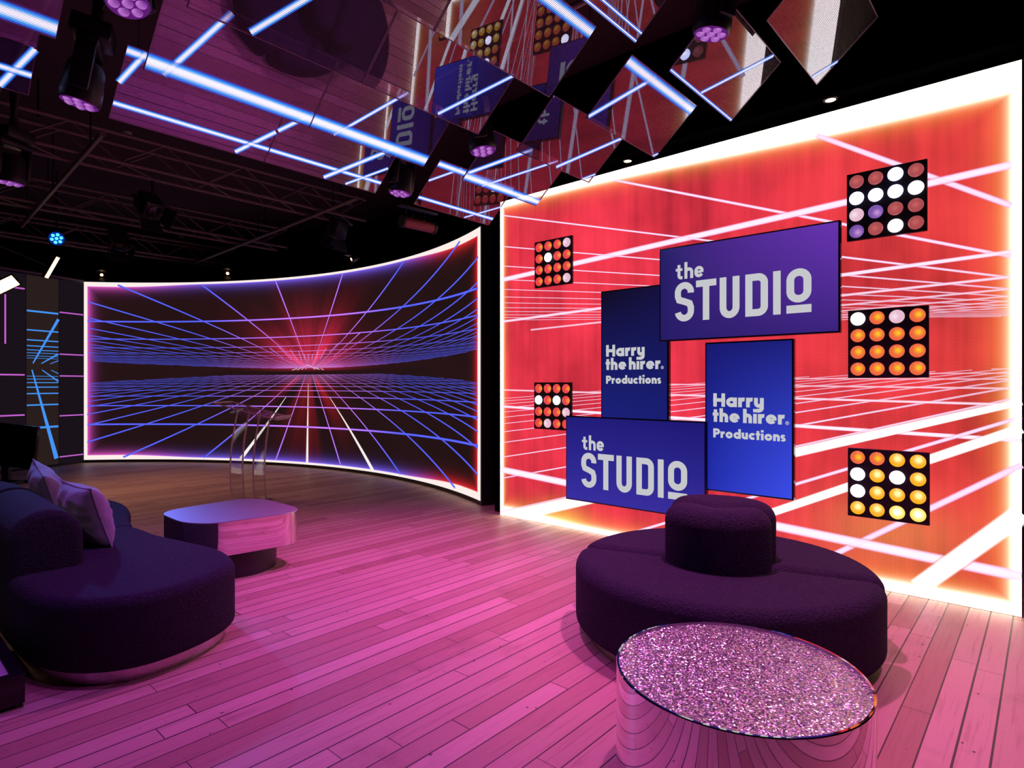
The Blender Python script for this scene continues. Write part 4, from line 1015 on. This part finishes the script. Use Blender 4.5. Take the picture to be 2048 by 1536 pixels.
B().lathe([(0.315, 0.006), (0.315, 0.197)], (0.0, -0.06, 0), (0, 0, 1), 56).build('base', BLACKM, ctb)
B().lathe([(0.318, 0.0), (0.318, 0.008)], (0.0, -0.06, 0), (0, 0, 1), 56).build('base_rim', PLINTHM, ctb)

rt = thing('drum_table', 'round mirrored drum table with crushed glass top in front', 'table', (2.268, 0.880, 0))
B().lathe([(0.445, 0.0), (0.452, 0.004), (0.452, 0.386), (0.450, 0.390), (0.442, 0.390), (0.440, 0.378)], (0, 0, 0), (0, 0, 1), 120, cap=False).build('drum', CHROME, rt, True, 22)
B().lathe([(0.443, 0.372), (0.443, 0.380)], (0, 0, 0), (0, 0, 1), 96).build('glass_top', CRUSH, rt, True, 40)

bx = thing('low_table', 'low black tray table with pink lit inset top at left edge', 'table', (0.12, 3.84, 0))
b = B(); b.box((0.0, 0, 0.080), (0.90, 0.74, 0.125), None, 0.003, 1); b.build('body', BLACKG, bx, smooth=False)
B().box((0.0, 0, 0.010), (0.84, 0.68, 0.02)).build('plinth', BLACK, bx, smooth=False)
b = B()
for sx, sy, w, d in ((0, 0.345, 0.90, 0.05), (0, -0.345, 0.90, 0.05), (0.425, 0, 0.05, 0.64), (-0.425, 0, 0.05, 0.64)): b.box((sx, sy, 0.146), (w, d, 0.008))
b.build('rim', BLACKG, bx, smooth=False)
B().box((0, 0, 0.1435), (0.80, 0.64, 0.003)).build('inset_top', plain('pale felt top', (0.55, 0.48, 0.52), 0.8, 0, 0.3, 0.3, 60), bx, smooth=False)

# ---------------------------------------------------------------- lectern
lx = thing('lectern', 'clear acrylic lectern with sloping top before the curved screen', 'lectern', (3.44, 7.43, 0))
ex = Vector((0.666, -0.746, 0)); ez = Vector((0.746, 0.666, 0))      # across the view, away from the view
def bow(z): return -0.035 * math.sin(PI * min(max(z / 1.10, 0), 1)) + 0.06 * (z / 1.1) ** 2
def lsheet(dx, name='side_panel'):
    b = B(); loops = []
    for k in range(23):
        z = 1.12 * k / 22; c = ex * (dx + bow(z)); loops.append([c + ez * a + ex * e + Vector((0, 0, z)) for a, e in ((-0.17, -0.006), (0.17, -0.006), (0.17, 0.006), (-0.17, 0.006))])
    b.loft(loops); o = b.build(name, ACRYL, lx, True, 40)
    b = B()
    for a in (-0.17, 0.17):
        b.loft([[ex * (dx + bow(z)) + ez * (a + q) + ex * e + Vector((0, 0, z)) for q, e in ((-0.005, -0.0085), (0.005, -0.0085), (0.005, 0.0085), (-0.005, 0.0085))] for z in [1.12 * k / 22 for k in range(23)]])
    b.build('polished_edge', ACRE, o, True, 40)
lsheet(-0.155); lsheet(0.125)
rotl = Matrix((ex, ez, Vector((0, 0, 1)))).transposed()
B().box(ex * -0.03 + Vector((0, 0, 0.475)), (0.30, 0.34, 0.010), rotl).build('shelf', ACRYL, lx, smooth=False)
B().box(Vector((0, 0, 0.008)), (0.44, 0.42, 0.016), rotl, 0.003, 1).build('base_plate', ACRYL, lx, smooth=False)
rt2 = rotl @ Matrix.Rotation(R_(15), 3, 'Y')
b = B(); b.box(ex * 0.03 + Vector((0, 0, 1.135)), (0.80, 0.50, 0.014), rt2); tp = b.build('reading_top', ACRYL, lx, smooth=False)
b = B()
for a in (-0.25, 0.25): b.box(ex * 0.03 + Vector((0, 0, 1.135)) + ez * a, (0.80, 0.004, 0.016), rt2)
for a in (-0.40, 0.40): b.box(ex * 0.03 + Vector((0, 0, 1.135)) + rt2 @ Vector((a, 0, 0)), (0.005, 0.50, 0.016), rt2)
b.build('polished_edge', ACRE, tp, smooth=False)
B().box(ex * 0.03 + Vector((0, 0, 1.135)) + rt2 @ Vector((0.385, 0, 0.02)), (0.012, 0.50, 0.03), rt2).build('paper_stop', ACRE, lx, smooth=False)
B().box(ex * -0.02 + Vector((0, 0, 1.09)), (0.32, 0.34, 0.05), rt2).build('top_box', ACRYL, lx, smooth=False)

# ---------------------------------------------------------------- monitor on stand and armchair at the left edge
mo = thing('floor_monitor', 'black switched off monitor on a castor stand at left', 'monitor', (1.55, 10.95, 0))
mx = Vector((0.62, -0.785, 0)).normalized(); my = Vector((mx.y, -mx.x, 0))
my = -my if my.dot(Vector((0, 0, 0)) - Vector((1.55, 10.95, 0))) < 0 else my
rm = Matrix((mx, my, mx.cross(my))).transposed() @ Matrix.Rotation(R_(-6), 3, 'Y')
up = 1
b = B(); b.box((0, 0, 0.62), (1.02, 0.05, 0.60), rm, 0.006, 1); b.build('housing', BLACKG, mo, smooth=False)
b = B(); b.box(Vector((0, 0, 0.62)) + my * 0.027, (0.98, 0.004, 0.56), rm); b.build('screen', plain('dark glass', (0.004, 0.004, 0.006), 0.08, 0, 0.3), mo, smooth=False)
rs = Matrix((mx, my, Vector((0, 0, 1)))).transposed()
b = B(); b.box(-my * 0.06 + Vector((0, 0, 0.40)), (0.10, 0.05, 0.62), rs); b.build('post', BLACKM, mo, smooth=False)
b = B(); b.box(Vector((0, 0, 0.10)), (0.80, 0.06, 0.04), rs); b.box(mx * 0.34 + Vector((0, 0, 0.10)), (0.06, 0.50, 0.04), rs); b.box(-mx * 0.34 + Vector((0, 0, 0.10)), (0.06, 0.50, 0.04), rs); b.build('stand', BLACKM, mo, smooth=False)
for sx in (-0.34, 0.34):
    for sy in (-0.22, 0.22):
        q = mx * sx + my * sy; B().cyl(q - mx * 0.016 + Vector((0, 0, 0.04)), q + mx * 0.016 + Vector((0, 0, 0.04)), 0.04, seg=18).build('castor', plain('grey castor', (0.25, 0.22, 0.22), 0.35), mo)
        B().box(q + Vector((0, 0, 0.075)), (0.045, 0.05, 0.03), rs).build('castor_fork', TRUSSM, mo, smooth=False)
ac = thing('armchair', 'dark armchair at the left edge beyond the sofa', 'armchair', (0.72, 9.30, 0))
puffy([(0.36 * math.cos(a * PI / 20) , 0.36 * math.sin(a * PI / 20)) for a in range(40)], 0.10, 0.44, 0.05, 0.03, n=80, sm=2).build('seat', BOUCLE, ac, True, 60)
b = B(); loops = []
for k in range(25):
    a = R_(60 + 240 * k / 24); d = Vector((math.cos(a), math.sin(a), 0)); sh = 0.02 * (k in (0, 24))
    loops.append([d * r + Vector((0, 0, z)) for r, z in ((0.34 + sh, 0.12 + sh), (0.46 - sh, 0.12 + sh), (0.46 - sh, 0.66 - sh), (0.44 - sh, 0.70 - sh), (0.40, 0.72 - sh), (0.36 + sh, 0.70 - sh), (0.34 + sh, 0.66 - sh))])
b.loft(loops).build('backrest', BOUCLE, ac, True, 60)
B().lathe([(0.30, 0.0), (0.30, 0.11)], (0, 0, 0), (0, 0, 1), 40).build('plinth', BLACKM, ac)
